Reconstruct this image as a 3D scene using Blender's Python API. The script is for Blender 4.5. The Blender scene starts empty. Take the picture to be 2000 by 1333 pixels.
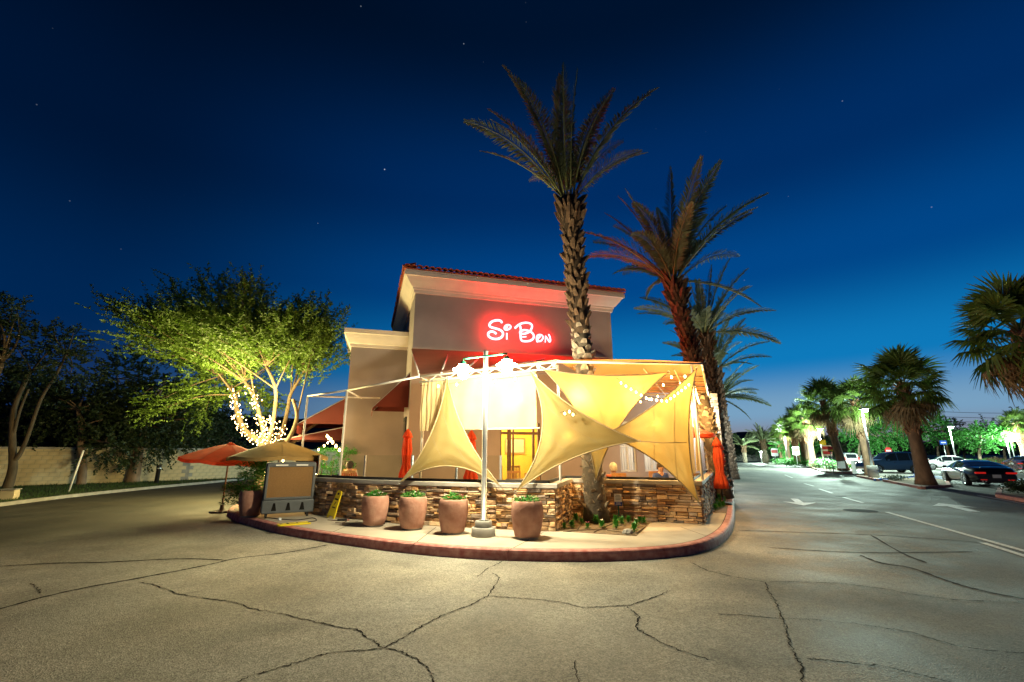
import bpy, math, random
from mathutils import Vector, Matrix
R = math.radians
rnd = random.Random(7)
scene = bpy.context.scene
COL = scene.collection

# ------------------------------------------------------------------ camera
CAM_H, F_PX, TILT = 1.58, 900.0, R(13.83)
cam_data = bpy.data.cameras.new('camera')
cam_data.sensor_width = 36.0
cam_data.lens = 36.0 * F_PX / 2000.0
cam_data.clip_start, cam_data.clip_end = 0.1, 6000
cam = bpy.data.objects.new('camera', cam_data)
COL.objects.link(cam)
cam.location = (0, 0, CAM_H)
cam.rotation_euler = (math.pi / 2 + TILT, 0, 0)
scene.camera = cam

# ------------------------------------------------------------------ dusk sky
world = bpy.data.worlds.new('World')
scene.world = world
world.use_nodes = True
WN, WL = world.node_tree.nodes, world.node_tree.links
WN.clear()


def wnode(kind, **kw):
    n = WN.new(kind)
    for k, v in kw.items():
        setattr(n, k, v)
    return n


SUN_AZ = R(26)                       # the sun has set behind the far end of the road
w_out, w_bg, w_tc = wnode('ShaderNodeOutputWorld'), wnode('ShaderNodeBackground'), wnode('ShaderNodeTexCoord')
w_sky = wnode('ShaderNodeTexSky', sky_type='NISHITA', sun_disc=False)
w_sky.sun_elevation, w_sky.sun_rotation = R(-4.0), SUN_AZ
w_sky.ozone_density = 5.0
w_norm = wnode('ShaderNodeVectorMath', operation='NORMALIZE')
w_sep = wnode('ShaderNodeSeparateXYZ')
WL.new(w_tc.outputs['Generated'], w_norm.inputs[0])
WL.new(w_norm.outputs[0], w_sep.inputs[0])


def sky_ramp(stops):
    r = wnode('ShaderNodeValToRGB')
    cr = r.color_ramp
    cr.interpolation = 'EASE'
    while len(cr.elements) < len(stops):
        cr.elements.new(0.5)
    for e, (deg, c) in zip(cr.elements, stops):
        e.position = max(0.0, math.sin(R(deg)))
        e.color = (*c, 1)
    WL.new(w_sep.outputs[2], r.inputs[0])
    return r


w_sun = sky_ramp([(0, (.20, .15, .17)), (1.5, (.24, .24, .30)), (4.5, (.19, .36, .54)), (10, (.004, .195, .50)), (20, (0, .062, .25)),
                  (31, (0, .026, .125)), (48, (0, .0062, .026)), (80, (0, .0025, .009))])
w_anti = sky_ramp([(0, (.035, .032, .075)), (4, (.010, .034, .125)), (13, (.0, .020, .088)), (30, (0, .0075, .034)),
                   (48, (0, .0032, .012)), (80, (0, .0025, .009))])
w_dot = wnode('ShaderNodeVectorMath', operation='DOT_PRODUCT')
w_flat = wnode('ShaderNodeVectorMath', operation='MULTIPLY')
w_flat.inputs[1].default_value = (1, 1, 0)
w_flatn = wnode('ShaderNodeVectorMath', operation='NORMALIZE')
WL.new(w_norm.outputs[0], w_flat.inputs[0])
WL.new(w_flat.outputs[0], w_flatn.inputs[0])
WL.new(w_flatn.outputs[0], w_dot.inputs[0])
w_dot.inputs[1].default_value = (math.sin(SUN_AZ), math.cos(SUN_AZ), 0)
w_map = wnode('ShaderNodeMapRange', interpolation_type='SMOOTHSTEP')
w_map.inputs[1].default_value, w_map.inputs[2].default_value = 0.32, 1.0
WL.new(w_dot.outputs['Value'], w_map.inputs[0])
w_mix = wnode('ShaderNodeMix', data_type='RGBA')
WL.new(w_map.outputs[0], w_mix.inputs[0])
WL.new(w_anti.outputs[0], w_mix.inputs[6])
WL.new(w_sun.outputs[0], w_mix.inputs[7])
w_scale = wnode('ShaderNodeMix', data_type='RGBA', blend_type='MULTIPLY')
w_scale.inputs[0].default_value = 1.0
w_scale.inputs[7].default_value = (6.6, 6.6, 6.6, 1)          # brings the twilight colours to the strength below
WL.new(w_mix.outputs[2], w_scale.inputs[6])
w_add1 = wnode('ShaderNodeMix', data_type='RGBA', blend_type='ADD')
w_add1.inputs[0].default_value = 0.12
WL.new(w_scale.outputs[2], w_add1.inputs[6])
WL.new(w_sky.outputs[0], w_add1.inputs[7])
# stars
w_vor = wnode('ShaderNodeTexVoronoi', feature='F1')
w_vor.inputs['Scale'].default_value = 24
w_lt = wnode('ShaderNodeMapRange')
w_lt.inputs[1].default_value, w_lt.inputs[2].default_value = 0.036, 0.016
w_lt.inputs[3].default_value, w_lt.inputs[4].default_value = 0.0, 1.0
w_sc = wnode('ShaderNodeSeparateColor')
w_pow = wnode('ShaderNodeMath', operation='POWER')
w_pow.inputs[1].default_value = 6.5
w_mul = wnode('ShaderNodeMath', operation='MULTIPLY')
w_star = wnode('ShaderNodeMix', data_type='RGBA')
w_star.inputs[6].default_value = (0, 0, 0, 1)
w_star.inputs[7].default_value = (3.4, 3.8, 4.4, 1)
w_add2 = wnode('ShaderNodeMix', data_type='RGBA', blend_type='ADD')
w_add2.inputs[0].default_value = 1.0
WL.new(w_norm.outputs[0], w_vor.inputs['Vector'])
WL.new(w_vor.outputs['Distance'], w_lt.inputs[0])
WL.new(w_vor.outputs['Color'], w_sc.inputs[0])
WL.new(w_sc.outputs[0], w_pow.inputs[0])
WL.new(w_lt.outputs[0], w_mul.inputs[0])
WL.new(w_pow.outputs[0], w_mul.inputs[1])
WL.new(w_mul.outputs[0], w_star.inputs[0])
WL.new(w_add1.outputs[2], w_add2.inputs[6])
WL.new(w_star.outputs[2], w_add2.inputs[7])
WL.new(w_add2.outputs[2], w_bg.inputs['Color'])
w_bg.inputs['Strength'].default_value = 0.15
WL.new(w_bg.outputs[0], w_out.inputs[0])

# ------------------------------------------------------------------ exposure and sampling
vs = scene.view_settings
vs.view_transform, vs.look, vs.exposure, vs.gamma = 'Standard', 'None', 0.0, 1.0
cy = scene.cycles
cy.use_denoising = True
cy.max_bounces, cy.diffuse_bounces, cy.glossy_bounces = 6, 3, 2
cy.transmission_bounces, cy.transparent_max_bounces = 4, 12
cy.sample_clamp_indirect, cy.sample_clamp_direct = 4.0, 0.0
cy.caustics_reflective = cy.caustics_refractive = False
# light levels (every one of them a lamp, a string of bulbs or a lit sign in the photograph)
E_POST, E_PATIO, E_TREE, E_LOT, E_ROOM, E_SIGN = 700, 150, 340, 16000, 260, 80

# ------------------------------------------------------------------ helpers
CT, ST = math.cos(TILT), math.sin(TILT)


def ray(px, py):
    """direction through a photograph pixel, scaled so that one unit is one metre of depth (Y)"""
    u, v = px - 1000.0, 666.5 - py
    dy, dz = F_PX * CT - v * ST, F_PX * ST + v * CT
    return Vector((u / dy, 1.0, dz / dy))


def at(px, py, Y):
    d = ray(px, py)
    return Vector((d.x * Y, Y, CAM_H + d.z * Y))


def G(px, py, z=0.0):
    d = ray(px, py)
    Y = (z - CAM_H) / d.z
    return Vector((d.x * Y, Y, z))


def on_plane(px, py, p0, n):
    d = ray(px, py)
    o = Vector((0, 0, CAM_H))
    return o + d * ((p0 - o).dot(n) / d.dot(n))


UD, WD = Vector((.9063, -.4226, 0)), Vector((.4226, .9063, 0))     # across / along the right-hand road
UP = Vector((0, 0, 1))


def lerp(a, b, t):
    return a + (b - a) * t


class MB:
    """collects geometry for ONE mesh object"""

    def __init__(s):
        s.v, s.f, s.m, s.c = [], [], [], []
        s.col = None

    def add(s, verts, faces, mi=0, col=None):
        o = len(s.v)
        s.v += [tuple(p) for p in verts]
        s.f += [tuple(i + o for i in f) for f in faces]
        s.m += [mi] * len(faces)
        c = col if col is not None else (s.col or (1, 1, 1))
        s.c += [c] * len(verts)
        return s

    def box(s, c, size, ax=None, mi=0, col=None, taper=1.0):
        c = Vector(c)
        X, Y, Z = ax if ax else (Vector((1, 0, 0)), Vector((0, 1, 0)), UP)
        hx, hy, hz = [d / 2 for d in size]
        vs_ = []
        for k in (-1, 1):
            t = taper if k > 0 else 1.0
            for i, j in ((-1, -1), (1, -1), (1, 1), (-1, 1)):
                vs_.append(c + X * (i * hx * t) + Y * (j * hy * t) + Z * (k * hz))
        return s.add(vs_, [(3, 2, 1, 0), (4, 5, 6, 7), (0, 1, 5, 4), (1, 2, 6, 5), (2, 3, 7, 6), (3, 0, 4, 7)], mi, col)

    def bar(s, a, b, w, h=None, mi=0, up=UP):
        a, b = Vector(a), Vector(b)
        d = (b - a)
        L = d.length
        Z = d.normalized()
        X = Z.cross(up)
        if X.length < 1e-4:
            X = Z.cross(Vector((1, 0, 0)))
        X.normalize()
        Y = Z.cross(X)
        return s.box((a + b) / 2, (w, h or w, L), (X, Y, Z), mi)

    def tube(s, pts, rad, n=8, mi=0, cap=True, col=None, closed=False):
        pts = [Vector(p) for p in pts]
        if not isinstance(rad, (list, tuple)):
            rad = [rad] * len(pts)
        N = len(pts)
        vs_, prev = [], None
        for i, p in enumerate(pts):
            if closed:
                d = pts[(i + 1) % N] - pts[i - 1]
            else:
                d = pts[min(i + 1, N - 1)] - pts[max(i - 1, 0)]
            d = d.normalized() if d.length > 1e-9 else UP.copy()
            if prev is None:
                x = d.cross(UP)
                if x.length < 1e-3:
                    x = d.cross(Vector((1, 0, 0)))
            else:
                x = prev - d * prev.dot(d)
                if x.length < 1e-4:
                    x = d.cross(UP)
            x.normalize()
            prev = x
            y = d.cross(x)
            for k in range(n):
                a = 2 * math.pi * k / n
                vs_.append(p + (x * math.cos(a) + y * math.sin(a)) * rad[i])
        fs = []
        for i in range(N if closed else N - 1):
            j = (i + 1) % N
            for k in range(n):
                k2 = (k + 1) % n
                fs.append((i * n + k, i * n + k2, j * n + k2, j * n + k))
        if cap and not closed:
            fs.append(tuple(range(n - 1, -1, -1)))
            fs.append(tuple((N - 1) * n + k for k in range(n)))
        return s.add(vs_, fs, mi, col)

    def lathe(s, prof, c=(0, 0, 0), n=20, mi=0, fold=None, cap=True, col=None):
        c = Vector(c)
        vs_ = []
        for i, (r, z) in enumerate(prof):
            for k in range(n):
                a = 2 * math.pi * k / n
                rr = r * (fold(a, i, z) if fold else 1)
                vs_.append(c + Vector((rr * math.cos(a), rr * math.sin(a), z)))
        fs = []
        for i in range(len(prof) - 1):
            for k in range(n):
                k2 = (k + 1) % n
                fs.append((i * n + k, i * n + k2, (i + 1) * n + k2, (i + 1) * n + k))
        if cap:
            fs.append(tuple(range(n - 1, -1, -1)))
            fs.append(tuple((len(prof) - 1) * n + k for k in range(n)))
        return s.add(vs_, fs, mi, col)

    def poly(s, pts, z0, z1, mi=0, col=None):
        """upright prism over a ground polygon (counter-clockwise)"""
        n = len(pts)
        vs_ = [(p[0], p[1], z0) for p in pts] + [(p[0], p[1], z1) for p in pts]
        fs = [tuple(range(n - 1, -1, -1)), tuple(range(n, 2 * n))]
        fs += [(i, (i + 1) % n, n + (i + 1) % n, n + i) for i in range(n)]
        return s.add(vs_, fs, mi, col)

    def grid(s, fn, nu, nv, mi=0, col=None, flip=False):
        vs_ = [fn(i / nu, j / nv) for i in range(nu + 1) for j in range(nv + 1)]
        fs = []
        for i in range(nu):
            for j in range(nv):
                a = i * (nv + 1) + j
                q = (a, a + nv + 1, a + nv + 2, a + 1)
                fs.append(q[::-1] if flip else q)
        return s.add(vs_, fs, mi, col)

    def mesh(s, name, mats, smooth=False):
        me = bpy.data.meshes.new(name)
        me.from_pydata(s.v, [], s.f)
        for m in (mats if isinstance(mats, (list, tuple)) else [mats]):
            me.materials.append(m)
        if any(s.m):
            me.polygons.foreach_set('material_index', s.m)
        if any(c != (1, 1, 1) for c in s.c):
            ca = me.color_attributes.new('Col', 'FLOAT_COLOR', 'POINT')
            ca.data.foreach_set('color', [x for c in s.c for x in (*c, 1.0)])
        if smooth:
            me.polygons.foreach_set('use_smooth', [True] * len(s.f))
        me.update()
        return me

    def build(s, name, mats, parent=None, smooth=False, loc=None, rz=0.0):
        return link(name, s.mesh(name, mats, smooth), parent, loc, rz)


def link(name, data, parent=None, loc=None, rz=0.0, mat=None):
    o = bpy.data.objects.new(name, data)
    COL.objects.link(o)
    if parent is not None:
        o.parent = parent
    if mat is not None:
        o.matrix_local = mat
    else:
        if loc is not None:
            o.location = loc
        o.rotation_euler = (0, 0, rz)
    return o


def tag(o, label=None, cat=None, group=None, kind=None):
    if label:
        o['label'] = label
    if cat:
        o['category'] = cat
    if group:
        o['group'] = group
    if kind:
        o['kind'] = kind
    return o


def thing(name, label, cat, loc=(0, 0, 0), rz=0.0, group=None):
    return tag(link(name, None, None, loc, rz), label, cat, group)


def copy_tree(o, parent=None):
    c = o.copy()
    COL.objects.link(c)
    c.parent = parent
    for ch in o.children:
        copy_tree(ch, c)
    return c


def bevel(o, w=0.01, seg=2, ang=40):
    m = o.modifiers.new('bevel', 'BEVEL')
    m.width, m.segments, m.limit_method, m.angle_limit = w, seg, 'ANGLE', R(ang)
    return o


def lamp(name, loc, energy, color, radius=0.06, parent=None):
    d = bpy.data.lights.new(name, 'POINT')
    d.energy, d.color, d.shadow_soft_size = energy, color, radius
    return link(name, d, parent, loc)


# ------------------------------------------------------------------ materials
def nodes_of(name):
    m = bpy.data.materials.new(name)
    m.use_nodes = True
    nt = m.node_tree
    return m, nt.nodes, nt.links, nt.nodes['Principled BSDF']


def MAT(name, col, rough=.6, var=.15, scale=6.0, bump=0.0, bscale=40.0, metal=0.0, spec=.5, vcol=False, emis=None, estr=0.0,
        coord='Object', col2=None, stretch=None, coat=0.0, trans=0.0):
    m, N, L, b = nodes_of(name)
    tc = N.new('ShaderNodeTexCoord')
    src = tc.outputs[coord]
    if stretch:
        mp = N.new('ShaderNodeMapping')
        mp.inputs['Scale'].default_value = stretch
        L.new(src, mp.inputs[0])
        src = mp.outputs[0]
    no = N.new('ShaderNodeTexNoise')
    no.inputs['Scale'].default_value = scale
    no.inputs['Detail'].default_value = 6
    L.new(src, no.inputs['Vector'])
    mr = N.new('ShaderNodeMapRange')
    mr.inputs[1].default_value, mr.inputs[2].default_value = .32, .68
    L.new(no.outputs['Fac'], mr.inputs[0])
    mx = N.new('ShaderNodeMix')
    mx.data_type = 'RGBA'
    c2 = col2 or tuple(min(1, c * (1 + var)) for c in col)
    c1 = col if col2 else tuple(c * (1 - var) for c in col)
    mx.inputs[6].default_value, mx.inputs[7].default_value = (*c1, 1), (*c2, 1)
    L.new(mr.outputs[0], mx.inputs[0])
    out = mx.outputs[2]
    if vcol:
        at_ = N.new('ShaderNodeAttribute')
        at_.attribute_name = 'Col'
        mm = N.new('ShaderNodeMix')
        mm.data_type, mm.blend_type = 'RGBA', 'MULTIPLY'
        mm.inputs[0].default_value = 1
        L.new(out, mm.inputs[6])
        L.new(at_.outputs['Color'], mm.inputs[7])
        out = mm.outputs[2]
    L.new(out, b.inputs['Base Color'])
    b.inputs['Roughness'].default_value = rough
    b.inputs['Metallic'].default_value = metal
    b.inputs['Specular IOR Level'].default_value = spec
    b.inputs['Coat Weight'].default_value = coat
    if emis:
        b.inputs['Emission Color'].default_value = (*emis, 1)
        b.inputs['Emission Strength'].default_value = estr
    if bump:
        n2 = N.new('ShaderNodeTexNoise')
        n2.inputs['Scale'].default_value = bscale
        n2.inputs['Detail'].default_value = 5
        L.new(src, n2.inputs['Vector'])
        bp = N.new('ShaderNodeBump')
        bp.inputs['Strength'].default_value = bump
        bp.inputs['Distance'].default_value = 0.02
        L.new(n2.outputs['Fac'], bp.inputs['Height'])
        L.new(bp.outputs[0], b.inputs['Normal'])
    if trans:
        tr = N.new('ShaderNodeBsdfTranslucent')
        L.new(out, tr.inputs['Color'])
        ms = N.new('ShaderNodeMixShader')
        ms.inputs[0].default_value = trans
        L.new(b.outputs[0], ms.inputs[1])
        L.new(tr.outputs[0], ms.inputs[2])
        L.new(ms.outputs[0], N['Material Output'].inputs[0])
    return m


def GLOW(name, col, strength, sample=False):
    m, N, L, b = nodes_of(name)
    b.inputs['Base Color'].default_value = (*[min(1, c) * .5 for c in col], 1)
    b.inputs['Emission Color'].default_value = (*col, 1)
    b.inputs['Emission Strength'].default_value = strength
    m.cycles.emission_sampling = 'FRONT' if sample else 'NONE'
    return m


def GLASS(name, tint=(1, 1, 1), gloss=.1, rough=.02):
    m, N, L, b = nodes_of(name)
    N.remove(b)
    tr, gl, ms, fr = (N.new('ShaderNodeBsdfTransparent'), N.new('ShaderNodeBsdfGlossy'), N.new('ShaderNodeMixShader'),
                      N.new('ShaderNodeLayerWeight'))
    tr.inputs[0].default_value = (*tint, 1)
    gl.inputs['Roughness'].default_value = rough
    fr.inputs[0].default_value = gloss
    L.new(fr.outputs['Fresnel'], ms.inputs[0])
    L.new(tr.outputs[0], ms.inputs[1])
    L.new(gl.outputs[0], ms.inputs[2])
    L.new(ms.outputs[0], N['Material Output'].inputs[0])
    return m


def asphalt_material():
    m, N, L, b = nodes_of('asphalt')
    tc = N.new('ShaderNodeTexCoord')

    def noise(scale, detail, lo, hi, a, c, stretch=None, rot=0):
        src = tc.outputs['Object']
        if stretch:
            mp = N.new('ShaderNodeMapping')
            mp.inputs['Scale'].default_value = stretch
            mp.inputs['Rotation'].default_value = (0, 0, rot)
            L.new(src, mp.inputs[0])
            src = mp.outputs[0]
        n = N.new('ShaderNodeTexNoise')
        n.inputs['Scale'].default_value, n.inputs['Detail'].default_value = scale, detail
        L.new(src, n.inputs['Vector'])
        r = N.new('ShaderNodeMapRange')
        for i, v in enumerate((lo, hi, a, c)):
            r.inputs[i + 1].default_value = v
        L.new(n.outputs['Fac'], r.inputs[0])
        return r.outputs[0]

    def mul(a, c):
        n = N.new('ShaderNodeMath')
        n.operation = 'MULTIPLY'
        L.new(a, n.inputs[0])
        L.new(c, n.inputs[1])
        return n.outputs[0]

    vor = N.new('ShaderNodeTexVoronoi')
    vor.inputs['Scale'].default_value = 95
    L.new(tc.outputs['Object'], vor.inputs['Vector'])
    sp = N.new('ShaderNodeSeparateColor')
    L.new(vor.outputs['Color'], sp.inputs[0])
    sr = N.new('ShaderNodeMapRange')
    sr.inputs[3].default_value, sr.inputs[4].default_value = .55, 1.5
    L.new(sp.outputs[0], sr.inputs[0])
    f = mul(sr.outputs[0], noise(.28, 5, .3, .7, .72, 1.25))
    f = mul(f, noise(1.6, 7, .3, .72, .78, 1.18))
    f = mul(f, noise(.55, 4, .38, .62, .80, 1.12, (1.0, .16, 1), R(25)))       # tyre-worn lanes
    f = mul(f, noise(14, 3, .3, .7, .88, 1.12))
    # the through lane is darker, with a ragged edge
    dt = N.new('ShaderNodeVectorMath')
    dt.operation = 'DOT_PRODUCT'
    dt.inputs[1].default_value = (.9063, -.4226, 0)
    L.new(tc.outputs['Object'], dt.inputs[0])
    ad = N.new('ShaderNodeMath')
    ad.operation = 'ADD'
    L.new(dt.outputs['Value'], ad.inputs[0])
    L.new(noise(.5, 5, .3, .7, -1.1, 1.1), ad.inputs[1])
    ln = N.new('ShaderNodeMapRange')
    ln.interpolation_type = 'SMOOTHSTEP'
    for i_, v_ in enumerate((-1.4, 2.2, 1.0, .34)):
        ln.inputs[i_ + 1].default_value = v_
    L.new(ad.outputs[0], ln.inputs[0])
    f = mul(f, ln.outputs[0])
    # shade over the drive-through lane on the left, put into the colour
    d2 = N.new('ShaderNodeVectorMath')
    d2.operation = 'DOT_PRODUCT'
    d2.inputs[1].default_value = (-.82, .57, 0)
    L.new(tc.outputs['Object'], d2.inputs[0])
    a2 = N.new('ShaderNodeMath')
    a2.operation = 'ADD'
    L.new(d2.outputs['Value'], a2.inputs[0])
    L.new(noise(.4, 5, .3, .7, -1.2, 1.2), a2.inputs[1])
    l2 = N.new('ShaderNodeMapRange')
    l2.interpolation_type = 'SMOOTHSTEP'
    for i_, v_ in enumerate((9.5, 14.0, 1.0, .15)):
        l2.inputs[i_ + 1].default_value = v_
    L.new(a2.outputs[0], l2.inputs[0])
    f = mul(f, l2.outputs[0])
    f = mul(f, noise(.75, 6, .56, .72, 1.0, .62))        # oil and water stains
    f = mul(f, noise(3.3, 4, .64, .72, 1.0, .80))
    cm = N.new('ShaderNodeMix')
    cm.data_type = 'RGBA'
    cm.inputs[6].default_value, cm.inputs[7].default_value = (.265, .258, .225, 1), (.275, .250, .200, 1)
    L.new(noise(.4, 4, .4, .65, 0, 1), cm.inputs[0])
    vm = N.new('ShaderNodeVectorMath')
    vm.operation = 'SCALE'
    L.new(cm.outputs[2], vm.inputs[0])
    L.new(f, vm.inputs['Scale'])
    L.new(vm.outputs[0], b.inputs['Base Color'])
    rr = noise(.8, 5, .3, .7, .66, .88)
    b.inputs['Specular IOR Level'].default_value = .32
    L.new(rr, b.inputs['Roughness'])
    bp = N.new('ShaderNodeBump')
    bp.inputs['Strength'].default_value, bp.inputs['Distance'].default_value = .55, .006
    L.new(vor.outputs['Distance'], bp.inputs['Height'])
    L.new(bp.outputs[0], b.inputs['Normal'])
    return m


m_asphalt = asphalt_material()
m_crack = MAT('crack_dark', (.012, .011, .010), .95, .4, 9, spec=.05)  # plain dark tone for cracks, joints and vents
m_seal = MAT('crack_sealant', (.016, .015, .014), .95, .3, 9, spec=.05)
m_soil = MAT('dry_soil', (.16, .115, .07), .95, .35, 12, .6, 60)
m_desert = MAT('desert_ground', (.15, .12, .085), .95, .25, .5)
m_conc = MAT('sidewalk_concrete', (.42, .37, .30), .85, .13, 2.2, .15, 90)
m_conc_g = MAT('grey_concrete', (.30, .29, .27), .85, .18, 4, .2, 60)
m_kerb_red = MAT('red_kerb_paint', (.33, .085, .075), .75, .3, 9, .35, 34, col2=(.52, .25, .22))
m_kerb = MAT('pink_kerb', (.42, .20, .16), .8, .2, 4, .2, 40)
m_kerb_blue = MAT('blue_paint', (.02, .10, .42), .6, .2, 4)
m_white_line = MAT('white_road_paint', (.34, .33, .31), .7, .3, 16, col2=(.66, .66, .63))
m_stucco = MAT('taupe_stucco', (.335, .285, .28), .9, .14, .7, .25, 130)
m_trim = MAT('cream_trim', (.74, .66, .58), .75, .06, 2, .1, 90)
m_tile = MAT('clay_roof_tile', (.40, .085, .038), .75, .4, 3, .2, 40)
m_stone = MAT('ledger_stone', (1, 1, 1), .9, .28, 9, .8, 24, vcol=True)
m_mortar = MAT('dark_mortar', (.035, .028, .022), .95, .3, 20)
m_cap = MAT('wall_cap_concrete', (.40, .37, .34), .8, .12, 5, .15, 60)
m_black = MAT('black_metal', (.012, .012, .013), .7, .2, 8)
m_white_metal = MAT('white_pipe', (.72, .71, .68), .4, .06, 5)
m_galv = MAT('galvanised_steel', (.42, .43, .44), .38, .1, 6, 0, 40, .75)
m_green = MAT('green_enamel', (.02, .19, .11), .35, .12, 6)
m_sail = MAT('tan_shade_cloth', (.345, .272, .108), .85, .09, 1.4, .3, 240, trans=.58)
m_canvas = MAT('cream_canvas', (.52, .42, .23), .85, .08, 2.0, .25, 200, trans=.34)
m_hem = MAT('sail_hem', (.30, .23, .13), .8, .1, 6)
m_maroon = MAT('maroon_awning', (.15, .026, .019), .8, .12, 1.5, .15, 160, trans=.2)
m_terra_canvas = MAT('terracotta_canvas', (.33, .19, .125), .85, .10, 1.2, .15, 120, trans=.15)
m_red_cloth = MAT('red_umbrella_cloth', (.80, .12, .04), .75, .1, 4, .2, 90, trans=.5)
m_tan_cloth = MAT('tan_umbrella_cloth', (.29, .225, .10), .8, .1, 4, .2, 90, trans=.35)
m_pot = MAT('terracotta_pot', (.30, .135, .095), .85, .16, 5, .35, 26, col2=(.42, .235, .175))
m_yellow = MAT('yellow_plastic', (.72, .56, .02), .45, .08, 6)
m_grey_plastic = MAT('grey_plastic', (.085, .095, .105), .5, .12, 6)
m_pad = MAT('cooling_pad', (.27, .155, .06), .95, .14, 90, .5, 120)
m_glass = GLASS('clear_glass', (.93, .96, .95), .06)
m_wood = MAT('dark_wood', (.12, .06, .03), .6, .3, 5)
m_chair = MAT('chair_wood', (.40, .20, .07), .5, .25, 5)
m_room = MAT('yellow_room_paint', (.72, .50, .08), .85, .06, 2)
m_canopy = MAT('ochre_canopy', (.30, .125, .024), .85, .08, 1.0, .1, 140, trans=.3)
m_date_leaf = MAT('date_palm_leaf', (.14, .17, .085), .6, .3, 3, trans=.3)
m_fan_leaf = MAT('fan_palm_leaf', (.10, .165, .025), .6, .35, 3, trans=.3)
m_fan_dry = MAT('dry_palm_leaf', (.24, .165, .08), .8, .3, 3, trans=.2)
m_rachis = MAT('palm_rib', (.17, .18, .06), .6, .2, 3)
m_palm_grey = MAT('grey_palm_bark', (.10, .078, .055), .95, .35, 7, .8, 22)
m_palm_brown = MAT('brown_palm_bark', (.06, .036, .02), .95, .45, 7, .8, 22)
m_boot_grey = MAT('grey_leaf_base', (.25, .20, .145), .95, .4, 9, .6, 30)
m_boot_brown = MAT('brown_leaf_base', (.135, .078, .042), .95, .5, 9, .6, 30)
m_fan_bark = MAT('fan_palm_bark', (.20, .12, .07), .95, .35, 5, .7, 22, stretch=(1, 1, .4))
m_fan_boot = MAT('fan_palm_leaf_base', (.30, .15, .075), .9, .45, 6, .4, 30)
m_bark = MAT('pale_bark', (.115, .08, .045), .95, .3, 5, .7, 18, stretch=(1, 1, .35))
m_bark_dk = MAT('brown_bark', (.22, .15, .10), .95, .35, 5, .7, 18, stretch=(1, 1, .35))
m_leaf_acacia = MAT('feathery_leaf', (.095, .17, .018), .6, .4, 2.5, trans=.4)
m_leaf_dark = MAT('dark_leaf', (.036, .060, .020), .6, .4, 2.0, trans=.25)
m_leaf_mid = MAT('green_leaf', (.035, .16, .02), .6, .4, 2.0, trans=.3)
m_leaf_bright = MAT('bedding_leaf', (.05, .24, .03), .5, .3, 9, trans=.25)
m_grass = MAT('lawn_grass', (.035, .075, .015), .8, .35, 5, trans=.2)
m_turf = MAT('lawn_turf', (.035, .060, .016), .95, .35, 4, .4, 60)
m_block = MAT('tan_block', (.60, .50, .32), .9, .12, 3, .3, 60)
m_flower_pink = MAT('pink_petal', (.65, .12, .22), .6, .2, 9)
m_flower_white = MAT('white_petal', (.75, .68, .66), .6, .1, 9)
m_flower_red = MAT('red_petal', (.6, .05, .03), .6, .2, 9)
m_flower_yel = MAT('yellow_petal', (.7, .42, .03), .6, .2, 9)
m_hill = MAT('far_hill', (.060, .055, .085), 1, .2, .01, spec=0)
m_bulb = GLOW('warm_bulb', (1.0, .62, .22), 26)
m_bulb_hot = GLOW('lamp_glass_glow', (1.0, .86, .60), 30)
for _g in (m_bulb_hot,):                     # frosted glass: glows and lets the bulb's light out
    _n, _l = _g.node_tree.nodes, _g.node_tree.links
    _t, _a = _n.new('ShaderNodeBsdfTransparent'), _n.new('ShaderNodeAddShader')
    _e = _n.new('ShaderNodeEmission')
    _e.inputs[0].default_value, _e.inputs[1].default_value = (1.0, .86, .60, 1), 30
    _l.new(_t.outputs[0], _a.inputs[0])
    _l.new(_e.outputs[0], _a.inputs[1])
    _l.new(_a.outputs[0], _n['Material Output'].inputs[0])
m_lot_glow = GLOW('floodlight_lens', (.90, 1.0, 1.0), 60)
m_white_enamel = MAT('opal_shade', (.78, .78, .74), .35, .05, 6, trans=.6)
_n, _l = m_white_enamel.node_tree.nodes, m_white_enamel.node_tree.links      # opal glass: a third of the light goes straight through
_o = _n['Material Output']
_s = _o.inputs[0].links[0].from_socket
_t, _m = _n.new('ShaderNodeBsdfTransparent'), _n.new('ShaderNodeMixShader')
_m.inputs[0].default_value = .72
_l.new(_s, _m.inputs[1])
_l.new(_t.outputs[0], _m.inputs[2])
_l.new(_m.outputs[0], _o.inputs[0])
m_neon = GLOW('neon_letter', (1.0, .0095, .011), E_SIGN * 1.9, True)
m_neon_back = GLOW('neon_letter_back', (1.0, .006, .010), E_SIGN * .34, True)
m_tyre = MAT('tyre_rubber', (.015, .015, .015), .8, .2, 20)
m_rim = MAT('alloy_rim', (.55, .55, .56), .3, .1, 8, 0, 40, .85)
m_cabin = MAT('car_interior', (.012, .012, .014), .7, .2, 6)
m_car_glass = MAT('tinted_window', (.012, .016, .020), .06, .1, 2, spec=.8)
m_tail = MAT('tail_lamp', (.45, .012, .012), .2, .1, 9, emis=(1, .03, .02), estr=.35)
m_head = MAT('head_lamp', (.7, .7, .72), .1, .05, 9)
m_chrome = MAT('chrome', (.65, .65, .66), .12, .03, 5, 0, 40, 1.0)
m_plate = MAT('number_plate', (.68, .70, .74), .4, .05, 9)
m_sign_red = MAT('red_sign', (.50, .03, .03), .5, .08, 5)
m_sign_white = MAT('white_sign', (.72, .72, .70), .5, .05, 5)
m_sign_blue = MAT('blue_sign', (.015, .07, .40), .5, .08, 5)
m_sign_yellow = MAT('yellow_sign', (.65, .42, .02), .5, .08, 5)
m_bark_w = m_bark
m_skin = MAT('skin', (.48, .27, .18), .55, .08, 6)
m_hair = MAT('grey_hair', (.52, .46, .38), .7, .25, 12, .4, 60)
m_hair_dk = MAT('dark_hair', (.035, .02, .012), .6, .25, 12, .4, 60)
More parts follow.
